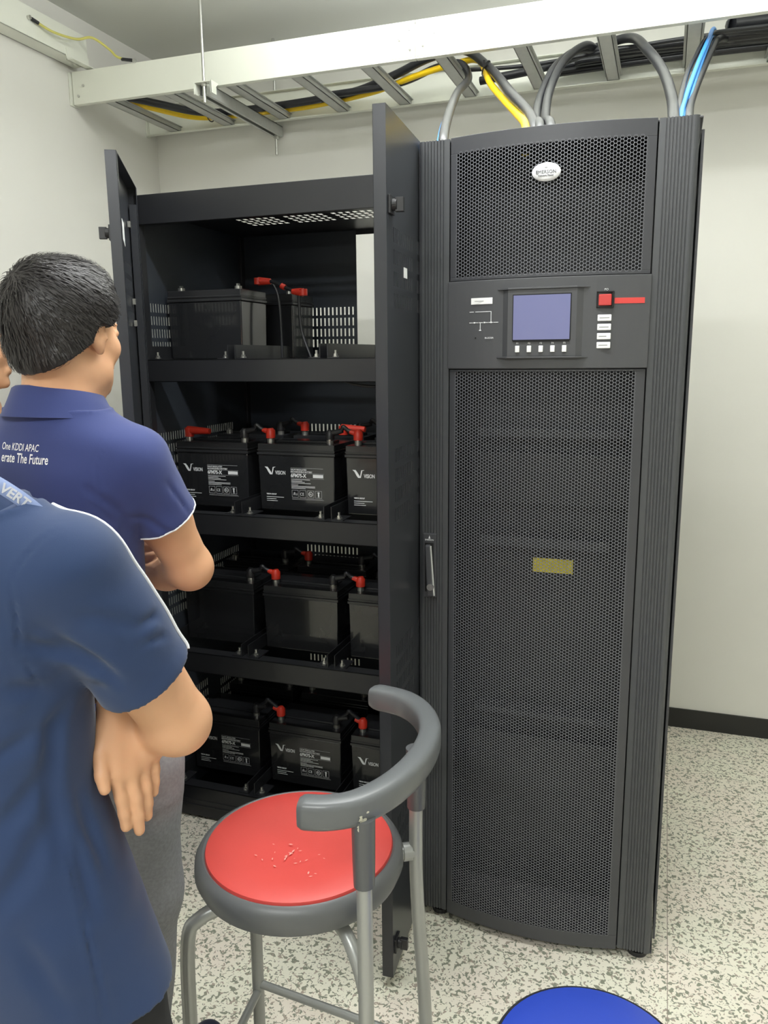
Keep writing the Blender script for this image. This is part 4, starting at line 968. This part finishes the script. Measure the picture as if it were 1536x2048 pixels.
def add_hand(F, w, d, n, s, sc=1.0, curl=(.25, .35, .3), spread=.05, thumb=(.6, .4), k=.004, thumb_in=0.0, thumb_pts=None):
    """w wrist point, d towards the fingers, n out of the back of the hand, s towards the thumb"""
    d = V3(*d); d /= np.linalg.norm(d); n = V3(*n); n -= d * (n @ d); n /= np.linalg.norm(n); s = V3(*s); s -= d * (s @ d) + n * (s @ n); s /= np.linalg.norm(s)
    w = V3(*w); off = (.029, .010, -.009, -.027); kn = (.086, .090, .085, .076); ln = (.070, .078, .072, .057); rr = (.0088, .0090, .0086, .0078)
    for i in range(4):
        a = w + s * off[i] * .55 * sc + d * .008 * sc; K = w + d * kn[i] * sc + s * off[i] * sc + n * (.003 - .002 * abs(i - 1)) * sc
        F.cap(a, K, .0145 * sc, .0118 * sc, .016)
    F.cap(w + s * .012 * sc + d * .01, w + s * .022 * sc + d * .05 * sc - n * .006 * sc, .014 * sc, .012 * sc, .014)
    for i in range(4):
        K = w + d * kn[i] * sc + s * off[i] * sc + n * (.003 - .002 * abs(i - 1)) * sc
        dd = d + s * spread * (1.5 - i); dd /= np.linalg.norm(dd); p = K; r = rr[i] * sc; ang = 0
        for j, fr in enumerate((.45, .30, .25)):
            ang += curl[j] * (1 + .12 * i)
            v = dd * math.cos(ang) - n * math.sin(ang); q = p + v * ln[i] * fr * sc
            F.cap(p, q, r, r * .90, k if j else .006); p = q; r *= .92
        F.cap(p, p + v * .002, r * .98, r * .9, .002)
    if thumb_pts is not None:
        q = [V3(*p) for p in thumb_pts]; F.cap(w + d * .02 + s * .01, q[0], .0150, .0135, .012); F.cap(q[0], q[1], .0130, .0110, .008); F.cap(q[1], q[2], .0110, .0098, .004); F.cap(q[2], q[3], .0100, .0082, .003); return
    b = w + s * .020 * sc + d * .022 * sc - n * .008 * sc
    t1 = s * math.sin(thumb[0]) + d * math.cos(thumb[0]) - n * (.25 + thumb_in); t1 /= np.linalg.norm(t1); p = b + t1 * .040 * sc
    F.cap(b, p, .0140 * sc, .0110 * sc, .012)
    t2 = s * math.sin(thumb[1]) + d * math.cos(thumb[1]) - n * (.15 + thumb_in); t2 /= np.linalg.norm(t2); q = p + t2 * .032 * sc
    F.cap(p, q, .0108 * sc, .0100 * sc, .005)
    t3 = t2 * .95 + d * .25; t3 /= np.linalg.norm(t3); F.cap(q, q + t3 * .024 * sc, .0100 * sc, .0082 * sc, .004)

def cloth_noise(seed, freq, amp, stretch=(1, 1, 1)):
    rs = np.random.RandomState(seed); K = rs.normal(size=(7, 3)) * freq * np.array(stretch); ph = rs.uniform(0, 6.28, 7); am = rs.uniform(.5, 1, 7)
    def fn(X, Y, Z):
        t = 0
        for i in range(7):
            t = t + am[i] * np.sin(K[i, 0] * X + K[i, 1] * Y + K[i, 2] * Z + ph[i])
        return amp * t / 3.0
    return fn

def sleeve(F, sh, el, frac, r0, r1, r2, sg, yoke, hole_r, deform=None, tilt=.9, k=.035, cut=True):
    """short sleeve made on its own, cut square at the cuff, opened, then blended into the torso"""
    main = F.v; F.v = np.full(main.shape, .1, np.float32); s_, e_ = V3(*sh), V3(*el); c_ = s_ * (1 - frac) + e_ * frac
    F.cap(s_ + V3(-sg * yoke, 0, .012), s_ + V3(-sg * .008, .006, -.002), r0 * .9, r0, .04)
    F.cap(s_, c_, r0, r1, .02); F.cap(c_, c_ + (e_ - s_) * .30, r1, r2, .008)
    if deform: deform(F)
    ax = e_ - s_; ax[2] *= tilt; ax /= np.linalg.norm(ax)
    if cut: F.cut(c_, ax)
    sl, P = F.block(c_ - .09, c_ + .09, 0); q = [P[i] - c_[i] for i in range(3)]; al = q[0] * ax[0] + q[1] * ax[1] + q[2] * ax[2]
    rad = np.sqrt(sum((q[i] - al * ax[i]) ** 2 for i in range(3))); hole = np.maximum(rad - hole_r, -al - .04)
    F.v[sl] = np.maximum(F.v[sl], -hole)
    S = F.v; h = np.maximum(k - np.abs(main - S), 0) / k
    # the blend fades out towards the cuff so that the hem stays crisp
    A = (F.ax[0][:, None, None] - c_[0]) * ax[0] + (F.ax[1][None, :, None] - c_[1]) * ax[1] + (F.ax[2][None, None, :] - c_[2]) * ax[2]
    fade = np.clip((-A - .01) / .06, 0, 1)
    F.v = np.minimum(main, S) - h * h * k * .25 * fade

def snap_folds(F, folds):
    """put the ends of each crease on the cloth surface"""
    o = F.mesh('trial', M['piping'], None, 0); bv = F.bvh(); me = o.data; bpy.data.objects.remove(o); bpy.data.meshes.remove(me)
    out = []
    for (a, b, r, dp) in folds:
        n = 5; P = [bv.find_nearest(Vector(a).lerp(Vector(b), i / (n - 1)))[0] for i in range(n)]
        out.append(([V3(*p) for p in P], r, dp))
    return out
def crease(F, P, r, dp):
    """groove (dp > 0) or ridge along a polyline on the surface, with soft shoulders"""
    A = np.array(P); lo = A.min(0) - .05; hi = A.max(0) + .05; sl, G = F.block(lo, hi, 0)
    if sl is None: return
    best = None; n = len(P) - 1; prm = None
    for i in range(n):
        a, b = A[i], A[i + 1]; ab = b - a; L = float(ab @ ab) + 1e-9; q = [G[j] - a[j] for j in range(3)]
        t = np.clip((q[0] * ab[0] + q[1] * ab[1] + q[2] * ab[2]) / L, 0, 1); d2 = sum((q[j] - t * ab[j]) ** 2 for j in range(3)); u = (i + t) / n
        if best is None: best, prm = d2, u
        else:
            mk = d2 < best; best = np.where(mk, d2, best); prm = np.where(mk, u, prm)
    env = np.sin(np.pi * np.clip(prm * .92 + .04, 0, 1)) ** .6
    F.v[sl] += (env * (dp * np.exp(-best / (r * r)) - .45 * dp * np.exp(-best / (5.5 * r * r)))).astype(np.float32)

def add_fold(F, a, b, r0, r1, depth, side=None, k=.012):
    """a groove (depth>0) or ridge in cloth between two points"""
    a = V3(*a); b = V3(*b); sl, P = F.block(np.minimum(a, b) - .05, np.maximum(a, b) + .05, 0)
    if sl is None: return
    ab = b - a; L = float(ab @ ab); q = [P[i] - a[i] for i in range(3)]
    t = np.clip((q[0] * ab[0] + q[1] * ab[1] + q[2] * ab[2]) / L, 0, 1); r = r0 + (r1 - r0) * t
    d2 = sum((q[i] - t * ab[i]) ** 2 for i in range(3))
    F.v[sl] += (depth * np.exp(-d2 / (r * r)) * np.sin(np.pi * np.clip(t * .9 + .05, 0, 1)) ** .5).astype(np.float32)

def hair_mesh(name, T, R, m, parent, crown, face_cut, bulk=.016, nape=-.088, n_strands=5200, lo=None, hi=None, length=.030, seed=1, style=0.0):
    c = T(0, 0, 0); F = Field(c - .16, c + .16, .0032); q_ = T.sc; el = lambda cc, rr, k, sub=False: F.ell(cc, np.array(rr) * q_, R, k, sub)
    el(T(0, -.014, .040), (.074 + bulk, .095 + bulk, .083 + bulk * 1.15), .01)
    el(T(0, -.052, -.042), (.056 + bulk * .7, .042 + bulk * .7, .066), .03)
    for s in (-1, 1): el(T(.062 * s, .012, .006), (.012 + bulk * .3, .036, .045), .02)
    fn = cloth_noise(seed, 75, .0040, (1, 1, .6)); F.folds(fn)
    # face opening, ears, nape
    el(T(0, .118, -.030), face_cut, .012, sub=True)
    for s in (-1, 1):
        el(T(.086 * s, .004, -.020), (.028, .024, .040), .006, sub=True); el(T(.075 * s, .060, -.045), (.040, .046, .060), .01, sub=True)
    fc = R[1] * .62 - R[2] * .78; F.cut(T(0, .046, .038), fc)
    nv = R[2]; F.cut(T(0, -.05, nape), -nv + R[1] * .08)
    o = F.mesh(name, m, parent, smooth=1, keep=1)
    # locks of hair lying on the cap
    pos, Q = F.pos, F.F; nr = np.cross(pos[Q[:, 2]] - pos[Q[:, 0]], pos[Q[:, 3]] - pos[Q[:, 1]]); nr /= np.linalg.norm(nr, axis=1)[:, None] + 1e-9
    ctr = pos[Q].mean(1); outw = ((ctr - c) * nr).sum(1); nr[outw < 0] *= -1
    dist = np.linalg.norm(ctr - c, axis=1); ok = np.where(dist > .072)[0]
    rs = np.random.RandomState(seed); pick = rs.choice(ok, n_strands); mb = MB(); cw = T(*crown)
    bv = F.bvh()
    for i in pick:
        p = ctr[i] + rs.normal(size=3) * .001; n = nr[i]; fl = (p - cw); fl = fl / (np.linalg.norm(fl) + 1e-6)
        fl = fl + style * R[1] * .9 - nv * .35 + rs.normal(size=3) * .22
        fl -= n * (fl @ n); fl /= np.linalg.norm(fl) + 1e-9; sd = np.cross(n, fl); L = length * rs.uniform(.6, 1.25); w = rs.uniform(.0006, .0015); lift = rs.uniform(.0008, .0068)
        tip = p + fl * L; hn = bv.find_nearest(Vector(tip))[0]
        if np.linalg.norm(np.array(hn) - tip) > .0085: continue
        vs = []
        for j in range(4):
            t = j / 3; e = p + fl * L * t + n * 0
            hit = bv.find_nearest(Vector(e)); base = np.array(hit[0]) if hit[0] is not None else e
            e = base + n * (.0004 + lift * math.sin(t * PI * .75)); ww = w * (1 - t) ** .5 if t < 1 else 0
            if j < 3: vs += [e - sd * ww, e + sd * ww]
            else: vs += [e]
        mb.add(vs, [(0, 1, 3, 2), (2, 3, 5, 4), (4, 5, 6)])
    st_ = mb.build('hair_locks', m, o, smooth=False); st_['kind'] = 'stuff'
    return o

def shoe(w, toe_dir, m, parent, L=.27):
    d = V3(*toe_dir); d /= np.linalg.norm(d); a = V3(*w); F = Field(np.minimum(a, a + d * L) - .12, np.maximum(a, a + d * L) + .12, .005)
    heel = a - d * .055; heel[2] = .045; ball = a + d * .12; ball[2] = .036; toe = a + d * .185; toe[2] = .032; ank = a.copy(); ank[2] = .10
    F.line([heel, ball, toe], [.040, .043, .034], .02); F.cap(heel + d * .01, ank, .038, .042, .03)
    F.cut((0, 0, .002), (0, 0, -1)); return F.mesh('shoe', m, parent, 1)

def tube_on(bv, pts, r, name, m, parent, off=.0006, seg=8, nsp=5, closed=False):
    P = spline(pts, nsp); out = []
    for p in P:
        h = bv.find_nearest(Vector(p))
        out.append(h[0] + h[1] * off if (Vector(p) - h[0]).dot(h[1]) >= 0 or True else h[0])
    return MB().tube(out, r, seg, caps=not closed).build(name, m, parent, smooth=True)

def project_text(bv, lines, origin, right, up, depth_dir, m, parent, name='shirt_print', off=.0012):
    """lettering draped on the cloth by casting every outline point along depth_dir"""
    mb = MB(); o = Vector(origin); r = Vector(right).normalized(); u = Vector(up).normalized(); dd = Vector(depth_dir).normalized()
    for (txt, size, x, y, kw) in lines:
        vs, fs = text_mesh(txt, size, 'LEFT', extr=0.0, **kw); out = []
        for v in vs:
            s = o + r * (x + v[0]) + u * (y + v[1]); h = bv.ray_cast(s - dd * .3, dd)
            out.append((h[0] - dd * off) if h[0] is not None else s)
        mb.add(out, fs)
    return mb.build(name, m, parent)

# ------------------------------------------------------------------ person with the indigo polo, arms crossed, watching the cabinet
pa = thing('person', 'person in indigo polo and grey trousers, arms crossed, facing the open battery cabinet', 'person', (-.97, 1.12, 0))
HA = math.radians(8)
torsoA = [(.80, -.985, 1.13, .166, .114), (.92, -.988, 1.13, .150, .104), (1.05, -.995, 1.126, .134, .094), (1.18, -.992, 1.122, .134, .098), (1.30, -.975, 1.12, .165, .108), (1.37, -.963, 1.115, .150, .085), (1.415, -.962, 1.10, .080, .062), (1.44, -.962, 1.10, .058, .055)]
shR, elR, wrR = (-.836, 1.12, 1.332), (-.812, 1.235, 1.122), (-1.02, 1.345, 1.062)
shL, elL, wrL = (-1.118, 1.10, 1.335), (-1.17, 1.235, 1.115), (-.985, 1.262, 1.156)
T, R = head_frame((-.941, 1.115, 1.538), math.radians(6), math.radians(-4), 0, .885)
F = Field((-1.30, .92, .98), (-.72, 1.46, 1.69), .0035)
F.stack(torsoA, HA, .02, infl=-.006)
F.cap((-.962, 1.095, 1.40), T(0, -.028, -.050), .056, .054, .03)
F.cap((-.962, 1.115, 1.39), T(0, .010, -.085), .050, .046, .03)
add_head(F, T, R)
for (s_, e_, w_) in ((shR, elR, wrR), (shL, elL, wrL)):
    s_, e_, w_ = V3(*s_), V3(*e_), V3(*w_)
    F.cap(s_, s_ * .45 + e_ * .55, .048, .045, .03); F.cap(s_ * .45 + e_ * .55, e_, .045, .039, .015)
    F.ell(e_ + V3(0, 0, -.004), (.036, .036, .036), None, .02)
    m_ = e_ * .62 + w_ * .38; F.cap(e_, m_, .038, .039, .015); F.cap(m_, w_, .039, .026, .012)
add_hand(F, wrL, (1, .02, -.20), (.05, -1, .10), (0, .1, 1), .94, (.10, .45, .45), .01, (.9, .5), k=.002)
add_hand(F, wrR, (-1, .05, .12), (0, .4, 1), (.0, 1, 0), .96, (.25, .35, .3), .03, (.8, .5))
for f in snap_folds(F, [((-.925, 1.24, 1.142), (-.872, 1.25, 1.150), .0042, .0075), ((-.925, 1.24, 1.120), (-.870, 1.25, 1.128), .0042, .0075), ((-.915, 1.24, 1.102), (-.872, 1.25, 1.106), .0042, .0070)]): crease(F, *f)
F.mesh('body', M['skin'], pa, 1, keep=1)
hair_mesh('hair', T, R, M['hair'], pa, (-.020, -.085, .085), (.068, .094, .100), bulk=.0205, nape=-.098, seed=4, style=.5, length=.034, n_strands=7000)
# shirt
F = Field((-1.24, .90, .86), (-.69, 1.40, 1.46), .0038)
tor = [(z - (.03 if z < .9 else 0), a, b, c + (.010 if z < 1.25 else .004), d + (.012 if z < 1.25 else .004)) for (z, a, b, c, d) in torsoA[:-1]]
F.stack(tor, HA, .03, infl=.006)
F.cap((-.962, 1.10, 1.395), (-.962, 1.10, 1.43), .072, .066, .02)
foldsA = [((-.864, 1.04, 1.30), (-.815, 1.05, 1.25), .007, .009), ((-.858, 1.04, 1.275), (-.815, 1.05, 1.225), .006, .008), ((-.835, 1.05, 1.28), (-.80, 1.08, 1.20), .008, .006),
          ((-.775, 1.12, 1.30), (-.755, 1.17, 1.235), .006, .006), ((-.86, 1.04, 1.20), (-.84, 1.06, 1.06), .010, .006), ((-1.0, 1.0, 1.22), (-.90, 1.01, 1.12), .014, .005),
          ((-.822, 1.05, 1.40), (-.845, 1.035, 1.33), .0028, .0045), ((-.845, 1.035, 1.33), (-.842, 1.04, 1.26), .0028, .004), ((-.80, 1.07, 1.23), (-.77, 1.14, 1.20), .007, .006)]
n1 = cloth_noise(3, 22, .0026, (1, 1, .6)); n2 = cloth_noise(9, 60, .0007)
mainA = F.v.copy(); slA = ((shR, elR, 1), (shL, elL, -1))
for (s_, e_, g_) in slA: sleeve(F, s_, e_, .50, .057, .057, .058, g_, .035, .0, cut=False)
foldsA = snap_folds(F, foldsA)
def deformA(F):
    F.folds(lambda X, Y, Z: n1(X, Y, Z) + n2(X, Y, Z))
    for f in foldsA: crease(F, *f)
F.v = mainA; deformA(F)
for (s_, e_, g_) in slA: sleeve(F, s_, e_, .50, .057, .057, .058, g_, .035, .048, deformA)
F.cut((0, 0, .885), (0, 0, -1))
F.cap((-.957, 1.115, 1.40), (-.955, 1.12, 1.50), .058, .058, .004, sub=True)
sa = F.mesh('polo_shirt', M['shirt_a'], pa, 1, keep=1); bvA = F.bvh()
# collar: leaning band round the neck
def collar(center, heading, rx, ry, zb, zt, flare, m, parent, gap=.5, back_up=.012, name='collar'):
    vs = []; n = 48; rows = 6; cx, cy = center; c, s_ = math.cos(heading), math.sin(heading)
    for i in range(n + 1):
        a = -PI / 2 + (i / n - .5) * (2 * PI - gap)       # starts and ends beside the throat
        for (k, (q, zz)) in enumerate([(0.0, zt), (.004, zt + .003), (.009, zt), (flare * .6, (zt + zb) / 2), (flare, zb), (flare - .003, zb - .0005), (flare * .4, (zt + zb) / 2)]):
            u = (rx + q) * math.cos(a); w = (ry + q) * math.sin(a); up = -math.sin(a) * back_up
            vs.append((cx + u * c + w * s_, cy - u * s_ + w * c, zz + up * (1 if k < 4 else .55)))
    K = 7; fs = [(i * K + k, i * K + (k + 1) % K, (i + 1) * K + (k + 1) % K, (i + 1) * K + k) for i in range(n) for k in range(K)]
    mb = MB(); mb.add(vs, fs); return mb.build(name, m, parent, smooth=True)
collar((-.960, 1.102), HA, .064, .062, 1.405, 1.446, .030, M['shirt_a'], sa)
# white piping round the visible cuff
def cuff_piping(sh, el, frac, r, m, parent, bv, tr=.0016, inset=.002):
    s_, e_ = Vector(sh), Vector(el); c_ = s_.lerp(e_, frac); ax = (e_ - s_); ax.z *= .9; ax.normalize(); u = ax.cross(Vector((0, 0, 1))).normalized(); w = ax.cross(u)
    pts = []
    for i in range(41):
        a = 2 * PI * i / 40; dr = u * math.cos(a) + w * math.sin(a); h = bv.ray_cast(c_ - ax * .003 + dr * .12, -dr)
        p = h[0] if h[0] is not None and (h[0] - c_).length < r * 1.22 else c_ + dr * r
        pts.append(p + ax * inset)
    return MB().tube(pts, tr, 6, caps=False).build('cuff_piping', m, parent, smooth=True)
cuff_piping(shR, elR, .50, .057, M['piping'], sa, bvA); cuff_piping(shL, elL, .50, .057, M['piping'], sa, bvA)
project_text(bvA, [('One KDDI APAC', .0165, -.0115, .0190, dict(shear=.32, sx=.66, bold=.0001)), ('erate The Future', .0215, -.0125, .0, dict(shear=.25, sx=.66, bold=.0003))],
             (-.994, 1.0, 1.3385), (1, .0, -.012), (0, 0, 1), (-.45, .89, 0), M['piping'], sa)
# trousers and shoes
F = Field((-1.24, .92, .06), (-.72, 1.36, .96), .0055)
F.stack([(.95, -.985, 1.13, .160, .112), (.86, -.985, 1.13, .175, .122), (.78, -.985, 1.13, .178, .124), (.72, -.985, 1.13, .165, .115)], HA, .04)
for sg, hp, kn_, an in ((1, (-.895, 1.135, .76), (-.905, 1.150, .48), (-.935, 1.125, .085)), (-1, (-1.075, 1.125, .76), (-1.085, 1.14, .48), (-1.095, 1.115, .085))):
    F.cap(hp, kn_, .094, .072, .03); F.cap(kn_, an, .072, .058, .03)
n1 = cloth_noise(21, 22, .0055, (1, 1, .8)); F.folds(lambda X, Y, Z: n1(X, Y, Z))
for (a, b) in (((-.81, 1.07, .70), (-.90, 1.05, .60)), ((-.82, 1.08, .64), (-.93, 1.05, .52)), ((-.83, 1.08, .56), (-.93, 1.06, .45))): add_fold(F, a, b, .012, .016, .009)
F.cut((0, 0, .075), (0, 0, -1))
F.mesh('trousers', M['trouser_grey'], pa, 1, keep=1)
shoe((-.935, 1.12, 0), (.35, 1, 0), M['shoe'], pa); shoe((-1.10, 1.11, 0), (-.15, 1, 0), M['shoe'], pa)

# ------------------------------------------------------------------ nearest person, navy polo with white piping
pb = thing('person', 'nearest person in navy polo with white shoulder piping, cut off by left edge', 'person', (-.78, .76, 0))
HB = math.radians(4)
torsoB = [(.66, -.775, .79, .155, .108), (.80, -.815, .775, .148, .104), (.95, -.840, .765, .140, .100), (1.08, -.830, .760, .140, .102), (1.20, -.805, .752, .155, .108), (1.255, -.790, .745, .150, .100), (1.295, -.785, .735, .115, .078), (1.325, -.785, .725, .072, .060), (1.345, -.785, .722, .058, .055)]
shR, elR, wrR = (-.648, .735, 1.265), (-.600, .862, 1.018), (-.820, .932, .930)
shL, elL, wrL = (-.945, .735, 1.272), (-1.00, .90, 1.03), (-.700, .868, 1.055)
T, R = head_frame((-.962, .750, 1.418), math.radians(-55), math.radians(-8), math.radians(32), .88)
F = Field((-1.12, .58, .80), (-.50, 1.06, 1.64), .0036)
F.stack([r for r in torsoB if r[0] > .75], HB, .02, infl=-.008)
F.cap((-.785, .720, 1.30), T(0, -.028, -.050), .054, .050, .03); F.cap((-.785, .745, 1.29), T(0, .01, -.085), .048, .044, .03)
add_head(F, T, R)
for (s_, e_, w_) in ((shR, elR, wrR), (shL, elL, wrL)):
    s_, e_, w_ = V3(*s_), V3(*e_), V3(*w_)
    F.cap(s_, s_ * .45 + e_ * .55, .050, .048, .03); F.cap(s_ * .45 + e_ * .55, e_, .048, .042, .015)
    F.ell(e_ + V3(0, 0, -.006), (.036, .038, .036), None, .02)
    m_ = e_ * .62 + w_ * .38; F.cap(e_, m_, .040, .045, .015); F.cap(m_, w_, .043, .027, .012)
hw = (-.682, .850, 1.046)
add_hand(F, hw, (.26, -.11, -.96), (.93, -.36, .0), (-.36, -.93, 0), 1.10, (.03, .16, .10), -.045, thumb_pts=[(-.690, .822, 1.010), (-.682, .802, .985), (-.672, .790, .962), (-.666, .786, .946)])
F.cap(wrL, hw, .027, .025, .01)
add_hand(F, wrR, (-1, .1, .10), (0, .3, 1), (0, 1, 0), .95, (.25, .35, .3), .03, (.8, .5))
F.mesh('body', M['skin'], pb, 1, keep=1)
hair_mesh('hair', T, R, M['hair'], pb, (.0, -.085, .085), (.066, .090, .094), bulk=.015, seed=8, style=.3, n_strands=1500)
F = Field((-1.06, .55, .60), (-.49, 1.02, 1.41), .0038)
tor = [(z - (.03 if z < .7 else 0), a, b, c + (.016 if z < .9 else .010 if z < 1.15 else .004), d + (.018 if z < .9 else .012 if z < 1.15 else .004)) for (z, a, b, c, d) in torsoB[:-1]]
F.stack(tor, HB, .03, infl=.006)
F.cap((-.785, .722, 1.295), (-.785, .722, 1.33), .070, .066, .02)
foldsB = [((-.63, .68, 1.164), (-.575, .70, 1.10), .010, .014), ((-.663, .67, 1.184), (-.607, .68, 1.125), .010, .010), ((-.684, .66, 1.126), (-.620, .67, 1.095), .013, .010),
          ((-.569, .76, 1.190), (-.525, .80, 1.205), .007, .008), ((-.575, .76, 1.165), (-.525, .80, 1.172), .006, .006), ((-.627, .73, 1.225), (-.587, .76, 1.185), .010, .007), ((-.655, .70, 1.205), (-.61, .74, 1.13), .012, .007),
          ((-.620, .70, 1.09), (-.660, .70, .96), .011, .015), ((-.655, .70, .985), (-.650, .70, .89), .012, .013), ((-.741, .68, .938), (-.660, .70, 1.015), .014, .010), ((-.745, .68, .84), (-.665, .69, .945), .016, .012),
          ((-.640, .72, .91), (-.625, .72, .81), .009, .008), ((-.745, .67, 1.03), (-.665, .68, 1.06), .012, .008), ((-.62, .75, .96), (-.60, .76, .86), .010, .007), ((-.72, .68, .80), (-.68, .69, .70), .014, .009),
          ((-.628, .70, 1.325), (-.668, .675, 1.26), .0030, .005), ((-.668, .675, 1.26), (-.672, .67, 1.17), .0030, .005), ((-.672, .67, 1.17), (-.640, .685, 1.10), .0034, .005), ((-.640, .70, .99), (-.645, .71, .82), .0030, .004),
          ((-.645, .71, .82), (-.628, .712, .64), .0036, .010)]
n1 = cloth_noise(33, 20, .0036, (1, 1, .6)); n2 = cloth_noise(5, 52, .0008)
mainB = F.v.copy(); slB = ((shR, elR, 1), (shL, elL, -1))
for (s_, e_, g_) in slB: sleeve(F, s_, e_, .66, .061, .060, .062, g_, .040, .0, cut=False)
foldsB = snap_folds(F, foldsB)
def deformB(F):
    F.folds(lambda X, Y, Z: n1(X, Y, Z) + n2(X, Y, Z))
    for f in foldsB: crease(F, *f)
F.v = mainB; deformB(F)
for (s_, e_, g_) in slB: sleeve(F, s_, e_, .66, .061, .060, .062, g_, .040, .050, deformB)
F.cut((0, 0, .645), (0, 0, -1))
F.cap((-.785, .735, 1.305), (-.80, .74, 1.41), .056, .058, .004, sub=True)
sb = F.mesh('polo_shirt', M['shirt_b'], pb, 1, keep=1); bvB = F.bvh()
collar((-.783, .724), HB, .064, .062, 1.312, 1.350, .028, M['shirt_b'], sb)
tube_on(bvB, [(-.700, .756, 1.315), (-.675, .762, 1.310), (-.650, .768, 1.302), (-.620, .784, 1.278), (-.600, .806, 1.240), (-.583, .830, 1.195), (-.566, .850, 1.155), (-.556, .860, 1.125)], .0024, 'shoulder_piping', M['piping'], sb, off=.0016)
# trousers, shoes
F = Field((-1.0, .58, .06), (-.48, 1.02, .78), .006)
F.stack([(.76, -.79, .785, .140, .095), (.70, -.785, .785, .145, .100), (.64, -.78, .785, .140, .10)], HB, .04)
for hp, kn_, an in (((-.705, .79, .64), (-.680, .82, .42), (-.675, .79, .085)), ((-.845, .785, .64), (-.855, .81, .42), (-.865, .78, .085))):
    F.cap(hp, kn_, .082, .070, .03); F.cap(kn_, an, .070, .060, .03)
F.folds(cloth_noise(41, 22, .004)); F.cut((0, 0, .075), (0, 0, -1))
F.mesh('trousers', M['trouser_dark'], pb, 1, keep=1)
shoe((-.675, .79, 0), (.2, 1, 0), M['shoe'], pb); shoe((-.865, .78, 0), (-.15, 1, 0), M['shoe'], pb)
# lanyard ribbon at the collar with lettering
mbl = MB(); vs = []
pts = spline([(-.772, .672, 1.396), (-.742, .686, 1.384), (-.716, .702, 1.366), (-.694, .716, 1.346), (-.680, .730, 1.326), (-.672, .750, 1.302)], 6)
lan = thing('lanyard', 'grey blue ribbon with white lettering over the collar of the nearest navy shirt', 'lanyard', (-.73, .70, 1.35))
up_ = Vector((.52, -.50, .70)).normalized()
for i, p in enumerate(pts):
    tt = (pts[min(i + 1, len(pts) - 1)] - pts[max(i - 1, 0)]).normalized(); wd = tt.cross(Vector((.62, -.75, .25))).normalized(); vs += [p - wd * .0085, p + wd * .0085]
mbl.add(vs, [(2 * i, 2 * i + 1, 2 * i + 3, 2 * i + 2) for i in range(len(pts) - 1)]); rb = mbl.build('ribbon', M['lanyard'], lan, smooth=True); solid(rb, .0012)
# letters follow the ribbon
tv, tf = text_mesh('VERT', .0150, 'LEFT', extr=.0002, bold=.0005)
L_ = [0]
for i in range(1, len(pts)): L_.append(L_[-1] + (pts[i] - pts[i - 1]).length)
out = []
for v in tv:
    s_ = .083 + v[0]; i = max(0, min(len(pts) - 2, int(np.searchsorted(L_, s_)) - 1)); f_ = (s_ - L_[i]) / max(1e-6, L_[i + 1] - L_[i])
    p = pts[i].lerp(pts[i + 1], f_); tt = (pts[i + 1] - pts[i]).normalized(); wd = tt.cross(Vector((.62, -.75, .25))).normalized(); nn = wd.cross(tt).normalized()
    if nn.dot(Vector((.62, -.75, .25))) < 0: nn = -nn
    out.append(p - wd * (v[1] - .0055) + nn * .0012)
mb = MB(); mb.add(out, tf); mb.build('ribbon_lettering', M['piping'], lan)

# ------------------------------------------------------------------ third person, almost out of the frame
pc = thing('person', 'person in off white shirt, only a sliver visible at the left edge', 'person', (-1.70, 1.62, 0))
T, R = head_frame((-1.690, 1.640, 1.530), math.radians(55), math.radians(-3), 0)
F = Field((-1.98, 1.40, 1.20), (-1.50, 1.88, 1.68), .005)
F.cap((-1.690, 1.632, 1.36), T(0, -.025, -.05), .056, .054, .03); add_head(F, T, R); F.stack([(1.22, -1.72, 1.63, .15, .10), (1.33, -1.72, 1.63, .14, .09), (1.385, -1.70, 1.63, .07, .06)], .95, .03)
F.mesh('body', M['skin'], pc, 1, keep=1)
hair_mesh('hair', T, R, M['hair'], pc, (0, -.085, .085), (.066, .090, .094), bulk=.012, seed=12, n_strands=900)
F = Field((-2.02, 1.36, .62), (-1.42, 1.92, 1.44), .007)
F.stack([(.68, -1.72, 1.64, .165, .125), (.95, -1.72, 1.64, .160, .125), (1.2, -1.72, 1.63, .180, .125), (1.31, -1.72, 1.63, .165, .105), (1.37, -1.72, 1.63, .11, .08), (1.40, -1.722, 1.632, .072, .068)], .95, .03)
for sx_, sy_ in ((.10, -.14), (-.10, .14)):
    F.cap((-1.72 + sx_, 1.63 + sy_, 1.29), (-1.72 + sx_ * 1.25, 1.63 + sy_ * 1.25, 1.05), .060, .052, .04); F.cap((-1.72 + sx_ * 1.25, 1.63 + sy_ * 1.25, 1.05), (-1.66 + sx_ * .6, 1.70 + sy_ * .6, .95), .052, .04, .02)
F.folds(cloth_noise(51, 25, .003)); F.mesh('shirt', M['shirt_c'], pc, 1, keep=1)
F = Field((-2.0, 1.40, .06), (-1.46, 1.90, .76), .008)
F.stack([(.74, -1.72, 1.64, .155, .115), (.62, -1.72, 1.64, .16, .12)], .95, .04)
for sx_, sy_ in ((.055, -.07), (-.055, .07)): F.cap((-1.72 + sx_, 1.64 + sy_, .66), (-1.72 + sx_, 1.64 + sy_, .08), .085, .060, .03)
F.cut((0, 0, .075), (0, 0, -1)); F.mesh('trousers', M['trouser_dark'], pc, 1, keep=1)
for sx_, sy_ in ((.055, -.07), (-.055, .07)): shoe((-1.72 + sx_, 1.64 + sy_, 0), (.8, .6, 0), M['shoe'], pc)
